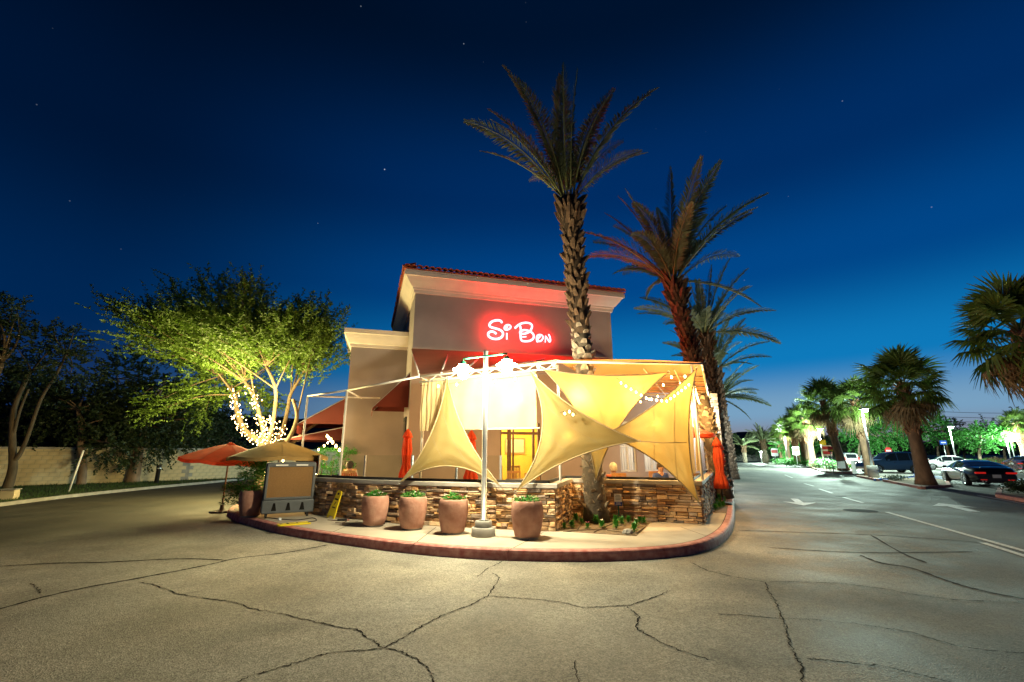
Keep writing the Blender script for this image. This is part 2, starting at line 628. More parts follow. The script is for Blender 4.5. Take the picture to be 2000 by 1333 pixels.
m_picture = MAT('framed_print', (.45, .40, .28), .6, .6, 2.4, col2=(.70, .62, .38))
m_curtain = MAT('sheer_curtain', (.62, .60, .56), .8, .05, 4, trans=.4)

# ------------------------------------------------------------------ ground, road, kerbs
def smooth_path(pts, sub=6):
    out = []
    n = len(pts)
    for i in range(n - 1):
        p0, p1, p2, p3 = pts[max(i - 1, 0)], pts[i], pts[i + 1], pts[min(i + 2, n - 1)]
        for k in range(sub):
            t = k / sub
            out.append(.5 * ((2 * p1) + (p2 - p0) * t + (2 * p0 - 5 * p1 + 4 * p2 - p3) * t * t + (3 * p1 - p0 - 3 * p2 + p3) * t ** 3))
    out.append(pts[-1])
    return out


def offset(path, d):
    out = []
    for i, p in enumerate(path):
        t = (path[min(i + 1, len(path) - 1)] - path[max(i - 1, 0)]).normalized()
        out.append(p + Vector((-t.y, t.x, 0)) * d)
    return out


g = MB().add([(-2500, -400, -.06), (2500, -400, -.06), (2500, 3000, -.06), (-2500, 3000, -.06)], [(0, 1, 2, 3)])
tag(g.build('ground', m_desert), kind='structure')
g = MB()
g.grid(lambda u, v: (-60 + 240 * u, -14 + 194 * v, 0), 40, 40)
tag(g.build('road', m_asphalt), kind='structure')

kerb_px = [(450, 1013), (472, 1023), (536, 1041), (610, 1055), (700, 1069), (800, 1082), (900, 1091), (1000, 1096), (1100, 1098),
           (1200, 1097), (1300, 1091), (1360, 1082), (1400, 1068), (1425, 1047), (1434, 1022), (1435, 1000), (1434, 975)]
kp = [G(*p) for p in kerb_px]
KDIR = WD
kerb_path = smooth_path([Vector((-9.4, 40, 0)), Vector((-9.3, 27, 0)), Vector((-8.9, 19, 0)), Vector((-8.4, 15.2, 0)), Vector((-7.75, 13.3, 0))]
                        + kp + [kp[-1] + WD * d for d in (4, 9, 16, 26, 40, 60, 85)], 6)
kerb_in = offset(kerb_path, .16)
kroot = tag(link('kerb', None), kind='structure')
# cut the kerb into cast lengths with open joints
seg, acc, start = [], 0.0, 0
lens = [0.0]
for i in range(1, len(kerb_path)):
    lens.append(lens[-1] + (kerb_path[i] - kerb_path[i - 1]).length)


def path_at(path, s):
    for i in range(1, len(path)):
        if lens[i] >= s:
            t = (s - lens[i - 1]) / max(1e-6, lens[i] - lens[i - 1])
            return lerp(path[i - 1], path[i], t)
    return path[-1]


s0 = 0.0
i_front = lens[4 * 6]
k_i = 0
while s0 < lens[-1] - .5:
    ln = 3.05 if s0 < i_front + 40 else 12.0
    s1 = min(s0 + ln, lens[-1])
    mb = MB()
    prof = [(0.0, -.05), (.012, .10), (.028, .138), (.055, .152), (.165, .153), (.165, -.05)]
    n = 14
    rows = []
    for k in range(n + 1):
        s = lerp(s0 + .004, s1 - .004, k / n)
        p, q = path_at(kerb_path, s), path_at(kerb_in, s)
        d = (q - p).normalized()
        rows += [p + d * o + UP * z for o, z in prof]
    m_ = len(prof)
    fs = [(k * m_ + j, (k + 1) * m_ + j, (k + 1) * m_ + (j + 1) % m_, k * m_ + (j + 1) % m_) for k in range(n) for j in range(m_)]
    fs += [tuple(range(m_)), tuple(n * m_ + j for j in range(m_ - 1, -1, -1))]
    mb.add(rows, [f[::-1] for f in fs])
    red = s0 < i_front + 18.5
    mb.build('kerb_stone', m_kerb_red if red else m_kerb, kroot)
    s0 = s1

# sidewalk and patio slab (one pour behind the kerb)
inner = offset(kerb_path, .168)
poly = [(p.x, p.y) for p in inner] + [(30, 95), (0, 60), (-9.2, 40.2)]
tag(MB().poly(poly, .02, .149).build('pavement', m_conc), kind='structure')
# saw-cut joints in the pavement
jr = tag(link('pavement_joint', None), kind='structure')


def strip_on(pts, w, z, jitter=0.0, sub=1, wvar=0.0):
    """flat ribbon following ground points"""
    P = []
    for i in range(len(pts) - 1):
        a, b = pts[i], pts[i + 1]
        for k in range(sub):
            p = lerp(a, b, k / sub)
            if jitter and (i or k):
                t = (b - a).normalized()
                p = p + Vector((-t.y, t.x, 0)) * rnd.uniform(-jitter, jitter)
            P.append(p)
    P.append(pts[-1])
    vs_, fs = [], []
    for i, p in enumerate(P):
        t = (P[min(i + 1, len(P) - 1)] - P[max(i - 1, 0)]).normalized()
        nn = Vector((-t.y, t.x, 0))
        ww = w * (1 + rnd.uniform(-wvar, wvar)) / 2
        if wvar and i in (0, len(P) - 1):
            ww *= .25
        vs_ += [(p.x + nn.x * ww, p.y + nn.y * ww, z), (p.x - nn.x * ww, p.y - nn.y * ww, z)]
    for i in range(len(P) - 1):
        fs.append((2 * i, 2 * i + 1, 2 * i + 3, 2 * i + 2))
    return vs_, [f[::-1] for f in fs]


for a, b in (((852, 1030), (800, 1070)), ((1062, 1040), (985, 1080)), ((700, 1018), (640, 1044)), ((1330, 1030), (1392, 1052))):
    MB().add(*strip_on([G(*a, .15), G(*b, .15)], .012, .1525)).build('joint', m_crack, jr)
inner2 = [p for p, s in zip(offset(kerb_path, .17), lens) if i_front < s < i_front + 20]
MB().add(*strip_on(inner2, .012, .1545)).build('joint', m_crack, jr)

# cracks and sealed seams in the asphalt
cracks = [
    [(275, 1138), (300, 1143), (345, 1160), (410, 1170), (460, 1177), (490, 1189), (540, 1198), (605, 1213), (650, 1224), (695, 1230), (720, 1248), (748, 1267)],
    [(748, 1267), (790, 1245), (830, 1220), (870, 1200), (920, 1183), (955, 1163), (970, 1140), (975, 1128), (962, 1120)],
    [(930, 1130), (950, 1112), (990, 1093)],
    [(748, 1268), (700, 1272), (650, 1275), (600, 1288), (555, 1303), (500, 1318), (440, 1342)],
    [(748, 1267), (790, 1275), (820, 1293), (840, 1310), (852, 1345)],
    [(955, 1165), (1000, 1168), (1050, 1172), (1095, 1177), (1138, 1188), (1180, 1186), (1230, 1183), (1270, 1170), (1310, 1155)],
    [(1348, 1098), (1380, 1115), (1430, 1127), (1495, 1138), (1500, 1155), (1515, 1175), (1525, 1200), (1535, 1225), (1540, 1250), (1555, 1285), (1567, 1300), (1565, 1345)],
    [(1495, 1138), (1550, 1137), (1640, 1140), (1720, 1150), (1790, 1163), (1860, 1172), (2010, 1178)],
    [(1400, 1200), (1460, 1203), (1520, 1209), (1580, 1210), (1680, 1220), (1780, 1236), (1860, 1260), (1930, 1272), (2010, 1278)],
    [(1225, 1185), (1248, 1205), (1243, 1228), (1280, 1250), (1330, 1272), (1390, 1290)],
    [(1575, 1287), (1640, 1293), (1720, 1302), (1800, 1320), (1880, 1340)],
    [(1125, 1290), (1129, 1345)],
    [(60, 1140), (75, 1152), (80, 1160)],
    [(1640, 1015), (1700, 1018), (1760, 1030), (1860, 1036)],
]
seams = [
    [(-20, 1196), (80, 1168), (170, 1148), (260, 1132), (350, 1115), (410, 1103), (470, 1090), (560, 1080), (640, 1065)],
    [(-20, 1108), (100, 1101), (200, 1099), (300, 1094), (370, 1092), (440, 1095)],
    [(1440, 1036), (1550, 1040), (1700, 1045), (1850, 1055), (1910, 1060)],
    [(1500, 1070), (1680, 1080), (1900, 1078)],
    [(1680, 1085), (1720, 1100), (1780, 1110), (1850, 1135), (1920, 1155), (2010, 1172)],
    [(1700, 1045), (1760, 1080), (1810, 1100)],
]
cr = tag(link('asphalt_crack', None), kind='structure')
for c in cracks:
    P = [G(*p) for p in c]
    mb = MB().add(*strip_on(P, .011, .004, .014, 9, .75))
    for a, b in zip(P[:-1], P[1:]):                        # crumbled edges
        for q in range(int((b - a).length / .035)):
            p = lerp(a, b, rnd.random()) + Vector((rnd.gauss(0, .016), rnd.gauss(0, .016), 0))
            s = rnd.uniform(.003, .010)
            k0 = rnd.uniform(0, 6)
            mb.add([(p.x + s * math.cos(k0 + w) * rnd.uniform(.6, 1.2), p.y + s * math.sin(k0 + w) * rnd.uniform(.6, 1.2), .0044) for w in (0, 1.3, 2.6, 3.9, 5.2)], [(0, 1, 2, 3, 4)])
    mb.build('crack', m_crack, cr)
for c in seams:
    P = smooth_path([G(*p) for p in c], 4)
    MB().add(*strip_on(P, .042, .0034, .004, 2, .45)).build('sealed_seam', m_seal, cr)

# painted markings
mk = tag(link('road_marking', None), kind='structure')


def paint(pts, mat=None, z=.006, name='paint_line', lb=None):
    o = MB().add([(p.x, p.y, z) for p in pts], [tuple(range(len(pts)))]).build(name, mat or m_white_line, mk)
    return o


def line(a, b, w=.11):
    A, B = G(*a), G(*b)
    t = (B - A).normalized()
    nn = Vector((-t.y, t.x, 0)) * w / 2
    paint([A - nn, B - nn, B + nn, A + nn])


for a, b in (((1571, 945), (1589, 950)), ((1600, 955.5), (1626, 964)), ((1647, 972), (1686, 983)), ((1732, 1001), (2040, 1088)), ((1920, 1061), (2040, 1099)),
             ((1533, 928), (1548, 934)), ((1800, 943), (1880, 958)), ((1910, 968), (2030, 990))):
    line(a, b)


def arrow(c, direction, L=2.3, w=.95):
    d = direction
    nn = Vector((-d.y, d.x, 0))
    prof = [(-.5, -.12), (.08, -.12), (.02, -.5), (.5, 0), (.02, .5), (.08, .12), (-.5, .12)]
    paint([c + d * (L * x) + nn * (w * y) for x, y in prof], name='paint_arrow')


arrow(G(1560, 981), -WD, 2.6, 1.0)
arrow(G(1866, 991), WD, 2.6, 1.1)
for c, r in ((G(1680, 998), .42), (G(1642, 970), .2)):
    paint([c + Vector((math.cos(a), math.sin(a), 0)) * r for a in [2 * math.pi * k / 24 for k in range(24)]], m_seal, .005, 'manhole_cover')
paint([G(1665, 962), G(1790, 966), G(1780, 971), G(1650, 968)], m_asphalt, .003, 'concrete_patch')

# ------------------------------------------------------------------ stone patio wall
W1 = [G(p[0], p[1], .15) for p in ((604, 1003.5), (695, 1014.5), (790, 1023), (880, 1029), (970, 1033.5), (1086, 1038))]
WR = Vector((1.40, 11.55, .15))
WC = Vector((4.05, 10.38, .15))
WE = WC + WD * 13
wall_pts = [W1[0] + Vector((-1.6, 2.1, 0))] + W1 + [WR, WC, WE]
WALL_T, STONE_TOP, CAP_TOP = .26, .93, 1.02
wall = thing('patio_wall', 'low stacked ledger stone wall with pale cap around the restaurant patio', 'stone wall')
stones_big, rest = [], MB()
palette = [(.36, .215, .11), (.42, .26, .13), (.30, .185, .10), (.46, .31, .17), (.24, .165, .115), (.40, .225, .09), (.20, .155, .125), (.50, .36, .22), (.31, .22, .15)]


def stone(mb, A, t, nrm, s0, s1, z0, z1, proud, r):
    g_ = .005
    s0, s1, z0, z1 = s0 + g_, s1 - g_, z0 + g_ * .7, z1 - g_ * .7
    j = lambda k: r.uniform(-k, k)
    ch = min(.012, (z1 - z0) * .22)
    P = lambda s, z, o: A + t * s + nrm * o + UP * (z - A.z)
    vs_ = [P(s0, z0, -.02), P(s1, z0, -.02), P(s1, z1, -.02), P(s0, z1, -.02)]
    o1 = proud - ch
    vs_ += [P(s0 + j(.004), z0 + j(.003), o1), P(s1 + j(.004), z0 + j(.003), o1), P(s1 + j(.004), z1 + j(.003), o1), P(s0 + j(.004), z1 + j(.003), o1)]
    c2 = ch * 1.1
    vs_ += [P(s0 + c2 + j(.006), z0 + c2 * .8 + j(.003), proud + j(.009)), P(s1 - c2 + j(.006), z0 + c2 * .8 + j(.003), proud + j(.009)),
            P(s1 - c2 + j(.006), z1 - c2 * .8 + j(.003), proud + j(.009)), P(s0 + c2 + j(.006), z1 - c2 * .8 + j(.003), proud + j(.009))]
    fs = [(8, 9, 10, 11)]
    for o in (0, 4):
        for k in range(4):
            fs.append((o + k, o + (k + 1) % 4, o + 4 + (k + 1) % 4, o + 4 + k))
    b = r.choice(palette)
    k = r.uniform(1.0, 2.3)
    mb.add(vs_, fs, 0, tuple(c * k for c in b))


def stones_on(A, B, seedv, top=STONE_TOP, base=.15):
    r = random.Random(seedv)
    t = (B - A).normalized()
    nrm = Vector((t.y, -t.x, 0))
    L = (B - A).length
    out, s = [], 0.0
    while s < L - .02:
        w = r.uniform(.5, 1.0)
        if L - (s + w) < .35:
            w = L - s
        z = base
        while z < top - .004:
            h = r.choice((.028, .034, .040, .046, .054, .066, .085))
            if top - (z + h) < .03:
                h = top - z
            x = s
            xe = s + w
            while x < xe - .01:
                ln = r.uniform(.13, .44) if h < .06 else r.uniform(.10, .28)
                if xe - (x + ln) < .09:
                    ln = xe - x
                out.append((A, t, nrm, x, x + ln, z, z + h, r.uniform(.012, .072), r))
                x += ln
            z += h
        s += w
    return out


all_stones = []
for i in range(len(wall_pts) - 1):
    a, b = wall_pts[i].copy(), wall_pts[i + 1].copy()
    a.z = b.z = .15
    all_stones += stones_on(a, b, 40 + i)


def stone_score(s):
    A, t, nrm, x0, x1, z0, z1, p, r = s
    c = A + t * ((x0 + x1) / 2)
    facing = max(.02, -(nrm.dot(Vector((c.x, c.y, 0)).normalized())))
    return (x1 - x0) * (z1 - z0) * facing / (c.x ** 2 + c.y ** 2)


all_stones.sort(key=stone_score, reverse=True)
for s in all_stones[:300]:
    mb = MB()
    stone(mb, *s)
    mb.build('stone', m_stone, wall)
for s in all_stones[300:]:
    stone(rest, *s)
tag(rest.build('stones', m_stone, wall), kind='stuff')


def band(path, d0, d1, z0, z1, mb):
    """solid strip along a ground polyline between two offsets (to its left is positive)"""
    def off(d):
        out = []
        for i, p in enumerate(path):
            ds = []
            if i > 0:
                ds.append((path[i] - path[i - 1]).normalized())
            if i < len(path) - 1:
                ds.append((path[i + 1] - path[i]).normalized())
            nn = [Vector((-q.y, q.x, 0)) for q in ds]
            v = sum(nn, Vector()).normalized()
            out.append(p + v * (d / max(.35, v.dot(nn[0]))))
        return out
    L_, R_ = off(d1), off(d0)
    n = len(path)
    vs_ = []
    for z in (z0, z1):
        vs_ += [(p.x, p.y, z) for p in R_] + [(p.x, p.y, z) for p in L_]
    fs = []
    for i in range(n - 1):
        a, b, c, d = i, i + 1, n + i + 1, n + i
        fs += [(a, d, c, b), (2 * n + a, 2 * n + b, 2 * n + c, 2 * n + d), (a, b, 2 * n + b, 2 * n + a), (d, 2 * n + d, 2 * n + c, c)]
    fs += [(0, 2 * n, 3 * n, n), (n - 1, 2 * n - 1, 4 * n - 1, 3 * n - 1)]
    return mb.add(vs_, fs)


band(wall_pts, .0, WALL_T, .10, STONE_TOP, MB()).build('core', m_mortar, wall)
bevel(band(wall_pts, -.055, WALL_T + .05, STONE_TOP + .001, CAP_TOP, MB()).build('cap', m_cap, wall), .012, 2)
band(wall_pts, .13, .19, CAP_TOP + .001, CAP_TOP + .055, MB()).build('rail_channel', m_black, wall)

# glass windscreen standing in the rail
ws = thing('glass_windscreen', 'clear glass windscreen panes above the stone wall left of the lamp post', 'windscreen')
GP = [p + Vector((.07, .15, 0)) for p in [wall_pts[0]] + W1]
for i in range(len(GP) - 1):
    a, b = GP[i], GP[i + 1]
    t = (b - a).normalized()
    nn = Vector((-t.y, t.x, 0))
    MB().box((a + b) / 2 + UP * (1.31 - .15), ((b - a).length - .03, .012, .50), (t, nn, UP)).build('pane', m_glass, ws)
    MB().box(a + UP * (1.30 - .15), (.035, .045, .52), (t, nn, UP)).build('post', m_galv, ws)

# planting bed round the near palm and the strip along the right-hand wall
bed = [G(1094, 1038, .15), G(1243, 1047.5, .15), G(1270, 1021, .15), WC + (WR - WC) * .33, WR + Vector((.02, -.06, 0)), lerp(W1[-1], WR, .25) + Vector((.03, 0, 0))]
tag(MB().poly([(p.x, p.y) for p in bed], .14, .158).build('planting_bed', m_soil), kind='structure')
strip_r = [WC + WD * 2.3 + UD * .12, WC + WD * 2.3 + UD * .42, WC + WD * 12.9 + UD * .42, WC + WD * 12.9 + UD * .12]
tag(MB().poly([(p.x, p.y) for p in strip_r], .14, .157).build('planting_strip', m_soil), kind='structure')

# ------------------------------------------------------------------ restaurant building
BA, BB = Vector((.956, .2935, 0)), Vector((-.2935, .956, 0))        # along the sign facade / into the building
PC = Vector((-3.65, 16.5, 0))
BW, BD = 8.24, 8.0
bld = thing('restaurant_building', 'taupe stucco restaurant with cream cornice and red clay tile roof', 'building')


def fac_s(px, py=900):
    p = on_plane(px, py, PC, BB)
    return (p - PC).dot(BA)


def wall_with_openings(mb, O, along, inward, L, z0, z1, openings, th=.22):
    """solid wall with rectangular holes; openings = (s0, s1, z0, z1)"""
    cuts = sorted(set([0, L] + [v for o in openings for v in o[:2]]))
    for a, b in zip(cuts[:-1], cuts[1:]):
        spans = [(z0, z1)]
        for o in openings:
            if o[0] <= a + 1e-6 and o[1] >= b - 1e-6:
                spans = [sp for lo, hi in spans for sp in ((lo, min(hi, o[2])), (max(lo, o[3]), hi)) if sp[1] - sp[0] > 1e-4]
        for lo, hi in spans:
            c = O + along * ((a + b) / 2) + inward * (th / 2) + UP * ((lo + hi) / 2 - O.z)
            mb.box(c, (b - a, th, hi - lo), (along, inward, UP))
    return mb


o1 = (fac_s(977), fac_s(1056), .16, 2.75)
mb = wall_with_openings(MB(), PC, BA, BB, BW, .1, 7.62, [o1])
mb.build('front_wall', m_stucco, bld)
LP = PC + BB * .222
mb = MB()
mb.box(LP + BB * ((BD - .222) / 2) + BA * .11 + UP * 3.86, (.22, BD - .222, 7.52), (BA, BB, UP))
mb.build('side_wall', m_stucco, bld)
mb = MB()
mb.box(LP + BB * ((BD - .222) / 2) + BA * (BW - .11) + UP * 3.86, (.22, BD - .222, 7.52), (BA, BB, UP))
mb.build('side_wall', m_stucco, bld)
# left wing, set back
Q = PC + BB * 2.6
wing_w, wing_d = 2.25, 5.0
mb = MB()
mb.box(Q - BA * (wing_w / 2) + BB * (wing_d / 2) + UP * 3.05, (wing_w - .01, wing_d, 5.9), (BA, BB, UP))
mb.build('wing_wall', m_stucco, bld)
# right low wing behind the canopy, with curtained windows
RP = PC + BA * (BW + .003) + BB * .05
RW = 4.15


def rw_s(px):
    p = on_plane(px, 900, RP, BB)
    return (p - RP).dot(BA)


r_open = [(rw_s(1212), rw_s(1244), .9, 2.9), (rw_s(1259), rw_s(1292), .9, 2.9)]
wall_with_openings(MB(), RP, BA, BB, RW, .1, 4.3, r_open).build('low_wing_wall', m_stucco, bld)


def loft_ring(mb, O, A_, B_, w, d, levels):
    vs_, n = [], 4
    for off, z in levels:
        for sx, sy in ((0, 0), (1, 0), (1, 1), (0, 1)):
            p = O + A_ * (w * sx + off * (2 * sx - 1)) + B_ * (d * sy + off * (2 * sy - 1))
            vs_.append((p.x, p.y, z))
    fs = []
    for i in range(len(levels) - 1):
        for k in range(4):
            fs.append((i * 4 + k, i * 4 + (k + 1) % 4, (i + 1) * 4 + (k + 1) % 4, (i + 1) * 4 + k))
    fs.append(tuple((len(levels) - 1) * 4 + k for k in range(4)))
    return mb.add(vs_, fs)


corn = [(.004, 7.50), (.07, 7.505), (.075, 7.62), (.11, 7.64), (.12, 7.70), (.17, 7.74), (.30, 7.90), (.38, 8.02), (.40, 8.05), (.46, 8.06), (.465, 8.20), (.43, 8.22), (.43, 8.28)]
loft_ring(MB(), PC, BA, BB, BW, BD, corn).build('cornice', m_trim, bld)
corn2 = [(.004, 5.85), (.05, 5.855), (.055, 5.98), (.10, 6.0), (.20, 6.20), (.27, 6.36), (.30, 6.38), (.31, 6.56)]
loft_ring(MB(), Q - BA * wing_w, BA, BB, wing_w - .02, wing_d, corn2).build('wing_cornice', m_trim, bld)
# hipped tile roof
eo = .50
E0 = PC - BA * eo - BB * eo
EW, ED = BW + 2 * eo, BD + 2 * eo
rise = .9
rv = [E0, E0 + BA * EW, E0 + BA * EW + BB * ED, E0 + BB * ED]
inn = 2.6
rt = [E0 + BA * inn + BB * inn, E0 + BA * (EW - inn) + BB * inn, E0 + BA * (EW - inn) + BB * (ED - inn), E0 + BA * inn + BB * (ED - inn)]
vs_ = [(p.x, p.y, 8.285) for p in rv] + [(p.x, p.y, 8.315) for p in rv] + [(p.x, p.y, 8.315 + rise) for p in rt]
roof = MB().add(vs_, [(3, 2, 1, 0)] + [(k, (k + 1) % 4, 4 + (k + 1) % 4, 4 + k) for k in range(4)] + [(4 + k, 4 + (k + 1) % 4, 8 + (k + 1) % 4, 8 + k) for k in range(4)] + [(8, 9, 10, 11)]).build('roof', m_tile, bld)
slope = math.atan2(rise, inn)
tmb = MB()
nr = 8
for rr, flip in ((.105, False), (.082, True)):
    for x in (0, .5):
        pass
pts_o = [(math.cos(math.pi * k / nr) * .118, math.sin(math.pi * k / nr) * .108) for k in range(nr + 1)]
pts_i = [(math.cos(math.pi * k / nr) * .094, math.sin(math.pi * k / nr) * .086) for k in range(nr + 1)]
L_t = .46
tv = [(x, -.03, z) for x, z in pts_o] + [(x * .86, L_t, z * .86) for x, z in pts_o] + [(x, -.03, z) for x, z in pts_i] + [(x * .86, L_t, z * .86) for x, z in pts_i]
n1 = nr + 1
tf = []
for k in range(nr):
    tf += [(k, k + 1, n1 + k + 1, n1 + k), (2 * n1 + k, 3 * n1 + k, 3 * n1 + k + 1, 2 * n1 + k + 1), (k, 2 * n1 + k, 2 * n1 + k + 1, k + 1)]
tmb.add(tv, tf)
tile_mesh = tmb.mesh('roof_tile', m_tile, True)


def place_tiles(origin, along, into, count, pitch, rows=2):
    for row in range(rows):
        for k in range(count):
            p = origin + along * (pitch * (k + .5)) + into * (.40 * row * math.cos(slope)) + UP * (8.345 + .40 * row * math.sin(slope) + row * .015)
            y = (into * math.cos(slope) + UP * math.sin(slope)).normalized()
            x = along.normalized()
            z = x.cross(y)
            M = Matrix(((x.x, y.x, z.x, p.x), (x.y, y.y, z.y, p.y), (x.z, y.z, z.z, p.z), (0, 0, 0, 1)))
            M = M @ Matrix.Rotation(rnd.uniform(-.03, .03), 4, 'Z') @ Matrix.Translation((0, rnd.uniform(-.02, .02), rnd.uniform(-.006, .006)))
            link('roof_tile', tile_mesh, roof, mat=M)


place_tiles(E0, BA, BB, 40, EW / 40, 2)
place_tiles(E0 + BB * ED, -BB, BA, 36, ED / 36, 1)
# door on the left flank of the main block
dmb = MB()
dmb.box(PC + BB * 1.35 - BA * .02 + UP * 1.55, (.07, .95, 2.8), (BA, BB, UP))
door = dmb.build('door', m_black, bld)
MB().box(PC + BB * 1.35 - BA * .058 + UP * 1.55, (.012, .70, 2.5), (BA, BB, UP)).build('pane', m_car_glass, door)
# door frame and mullions in the lit opening
fmb = MB()
fw = MB()


def fac_pt(s, d, z):
    return PC + BA * s + BB * d + UP * z


fr = MB()
for px, w in ((978.5, .07), (996, .13), (1004, .05), (1044, .08), (1054, .06)):
    fr.box(fac_pt(fac_s(px), .12, 1.45), (w, .09, 2.59), (BA, BB, UP))
fr.box(fac_pt((o1[0] + o1[1]) / 2, .12, 2.36), (o1[1] - o1[0], .08, .10), (BA, BB, UP))
fr.box(fac_pt((o1[0] + o1[1]) / 2, .12, .25), (o1[1] - o1[0], .08, .14), (BA, BB, UP))
win = fr.build('window_frame', m_wood, bld)
cs = [fac_s(p) for p in (978.5, 996, 1004, 1044, 1054)]
for a, b in zip(cs[:-1], cs[1:]):
    MB().box(fac_pt((a + b) / 2, .125, 1.35), (b - a - .1 if b - a > .14 else .03, .008, 2.0), (BA, BB, UP)).build('pane', m_glass, win)
for o in r_open:
    f2 = MB()
    for s in (o[0] + .03, (o[0] + o[1]) / 2, o[1] - .03):
        f2.box(RP + BA * s + BB * .1 + UP * 1.9, (.05, .06, 2.0), (BA, BB, UP))
    for z in (.94, 1.9, 2.86):
        f2.box(RP + BA * (o[0] + o[1]) / 2 + BB * .1 + UP * z, (o[1] - o[0] - .02, .055, .05), (BA, BB, UP))
    w2 = f2.build('window_frame', m_white_metal, bld)
    cb = MB()
    L = o[1] - o[0]
    cb.grid(lambda u, v: RP + BA * (o[0] + L * u) + BB * (.26 + .03 * math.sin(u * 44)) + UP * (.85 + 2.1 * v), 40, 2)
    cb.build('curtain', m_curtain, w2, True)
# the lit dining room seen through the opening
room = MB()
RD = 3.4
c0, c1 = o1[0] - 1.6, o1[1] + 1.2
f0 = lambda s, d, z: fac_pt(s, d, z)
room.box(f0((c0 + c1) / 2, .25 + RD, 1.55), (c1 - c0, .1, 2.9), (BA, BB, UP))
room.box(f0(c0, .25 + RD / 2, 1.55), (.1, RD, 2.9), (BA, BB, UP))
room.box(f0(c1, .25 + RD / 2, 1.55), (.1, RD, 2.9), (BA, BB, UP))
room.box(f0((c0 + c1) / 2, .25 + RD / 2, 3.06), (c1 - c0, RD, .1), (BA, BB, UP))
room.build('dining_room', m_room, bld)
MB().box(f0((c0 + c1) / 2, .25 + RD / 2, .175), (c1 - c0, RD, .04), (BA, BB, UP)).build('room_floor', m_wood, bld)
lamp('ceiling_lamp', f0(o1[0] + .4, 2.0, 2.6), E_ROOM, (1, .78, .40), .12, bld)
lamp('ceiling_lamp', f0(o1[1] + .2, 1.4, 2.6), E_ROOM, (1, .78, .40), .12, bld)
wl_in = RP + BA * 1.6 + BB * 1.4 + UP * 2.2
lamp('ceiling_lamp', wl_in, E_ROOM * .7, (1, .90, .75), .15, bld)
# awnings on the left flanks
def awning(O, out, along, w, proj, zt, zb, val, label, mat):
    """sloped canvas between wall line O..O+along*w, throwing out by proj"""
    t = thing('awning', label, 'awning')
    A0, A1 = O + UP * zt, O + along * w + UP * zt
    B0, B1 = O + out * proj + UP * zb, O + along * w + out * proj + UP * zb
    MB().add([A0, A1, B1, B0], [(0, 1, 2, 3)]).build('canvas_top', mat, t)
    for a, b in ((A0, B0), (A1, B1)):
        g0 = Vector((a.x, a.y, zb))
        MB().add([a, b, g0], [(0, 1, 2)]).build('side_gusset', mat, t)
    v = MB()
    v.grid(lambda u, q: B0 + (B1 - B0) * u - UP * ((val + .025 * math.cos(u * 40)) * q) + out * (.01 * math.sin(u * 40)), 40, 1)
    v.build('valance', mat, t)
    fr_ = MB()
    for p, q in ((B0, B1), (A0, B0), (A1, B1)):
        fr_.bar(p - UP * .03, q - UP * .03, .03)
    fr_.build('frame', m_galv, t)
    return t


awning(PC + BB * .45 - BA * .012, -BA, BB, 1.9, 1.25, 4.55, 3.25, .2, 'maroon canvas awning over the door on the main block flank', m_maroon)
awning(Q - BA * (wing_w + .012) + BB * .35, -BA, BB, 3.2, 1.75, 3.85, 2.75, .38, 'deep maroon awning on the far side of the left wing', m_maroon)
awning(Q - BA * (wing_w + .016) + BB * 1.2, -BA, BB, 3.6, 2.5, 2.72, 2.15, .3, 'lower red awning under the deep one on the left wing', m_maroon)

# ------------------------------------------------------------------ lit sign
sign = thing('wall_sign', 'glowing red and white script lettering high on the taupe facade', 'sign')
SP = PC - BB * .13


def crop_sign(x, y):
    return on_plane(930 + x / 11.11, 600 + y / 11.11, SP, BB)


def stroke(mb, pts, r=.052, closed=False, sub=5):
    P = [crop_sign(*p) for p in pts]
    if closed:
        P = P + [P[0], P[1]]
        S = smooth_path([P[-3]] + P, sub)[sub:-sub]
        mb.tube(S, r, 8, closed=False)
    else:
        S = smooth_path(P, sub) if len(P) > 2 else P
        N = len(S)
        mb.tube(S, [r * (.72 if i in (0, N - 1) else 1) for i in range(N)], 8)


letters = []
mb = MB()
stroke(mb, [(560, 350), (530, 300), (440, 290), (340, 320), (290, 380), (310, 430), (400, 460), (500, 490), (570, 540), (580, 610), (530, 670), (440, 695), (340, 680), (270, 630), (265, 570), (320, 532), (390, 545), (440, 590)], .047)
letters.append(mb)
mb = MB()
stroke(mb, [(665, 565), (665, 705)], .046)
stroke(mb, [(628, 500), (612, 455), (640, 405), (700, 388), (748, 415), (738, 460), (690, 490), (640, 495), (650, 455), (690, 425)], .036)
letters.append(mb)
mb = MB()
stroke(mb, [(840, 465), (900, 405), (980, 360), (1080, 342), (1170, 358), (1212, 405), (1200, 470), (1150, 540), (1060, 578), (990, 580), (950, 558), (965, 528), (1030, 503), (1120, 512), (1200, 550), (1247, 610), (1240, 680), (1180, 728), (1090, 745), (1000, 735), (968, 690)], .043)
stroke(mb, [(955, 405), (968, 500), (962, 600), (968, 700)], .043)
stroke(mb, [(1000, 652), (1088, 645)], .038)
letters.append(mb)
mb = MB()
stroke(mb, [(1330, 768), (1312, 700), (1318, 640), (1370, 603), (1435, 622), (1448, 680), (1405, 735), (1345, 742), (1335, 700), (1395, 635)], .036)
letters.append(mb)
mb = MB()
stroke(mb, [(1500, 768), (1505, 625)], .036)
stroke(mb, [(1505, 632), (1545, 690), (1590, 755), (1612, 720), (1595, 640), (1570, 592)], .036)
letters.append(mb)
for mb in letters:
    o = mb.build('sign_letter', [m_neon, m_neon_back], sign, True)
    for pl in o.data.polygons:          # the fronts blaze, the backs only wash the wall
        if pl.normal.dot(BB) > .15:
            pl.material_index = 1
sb = MB()
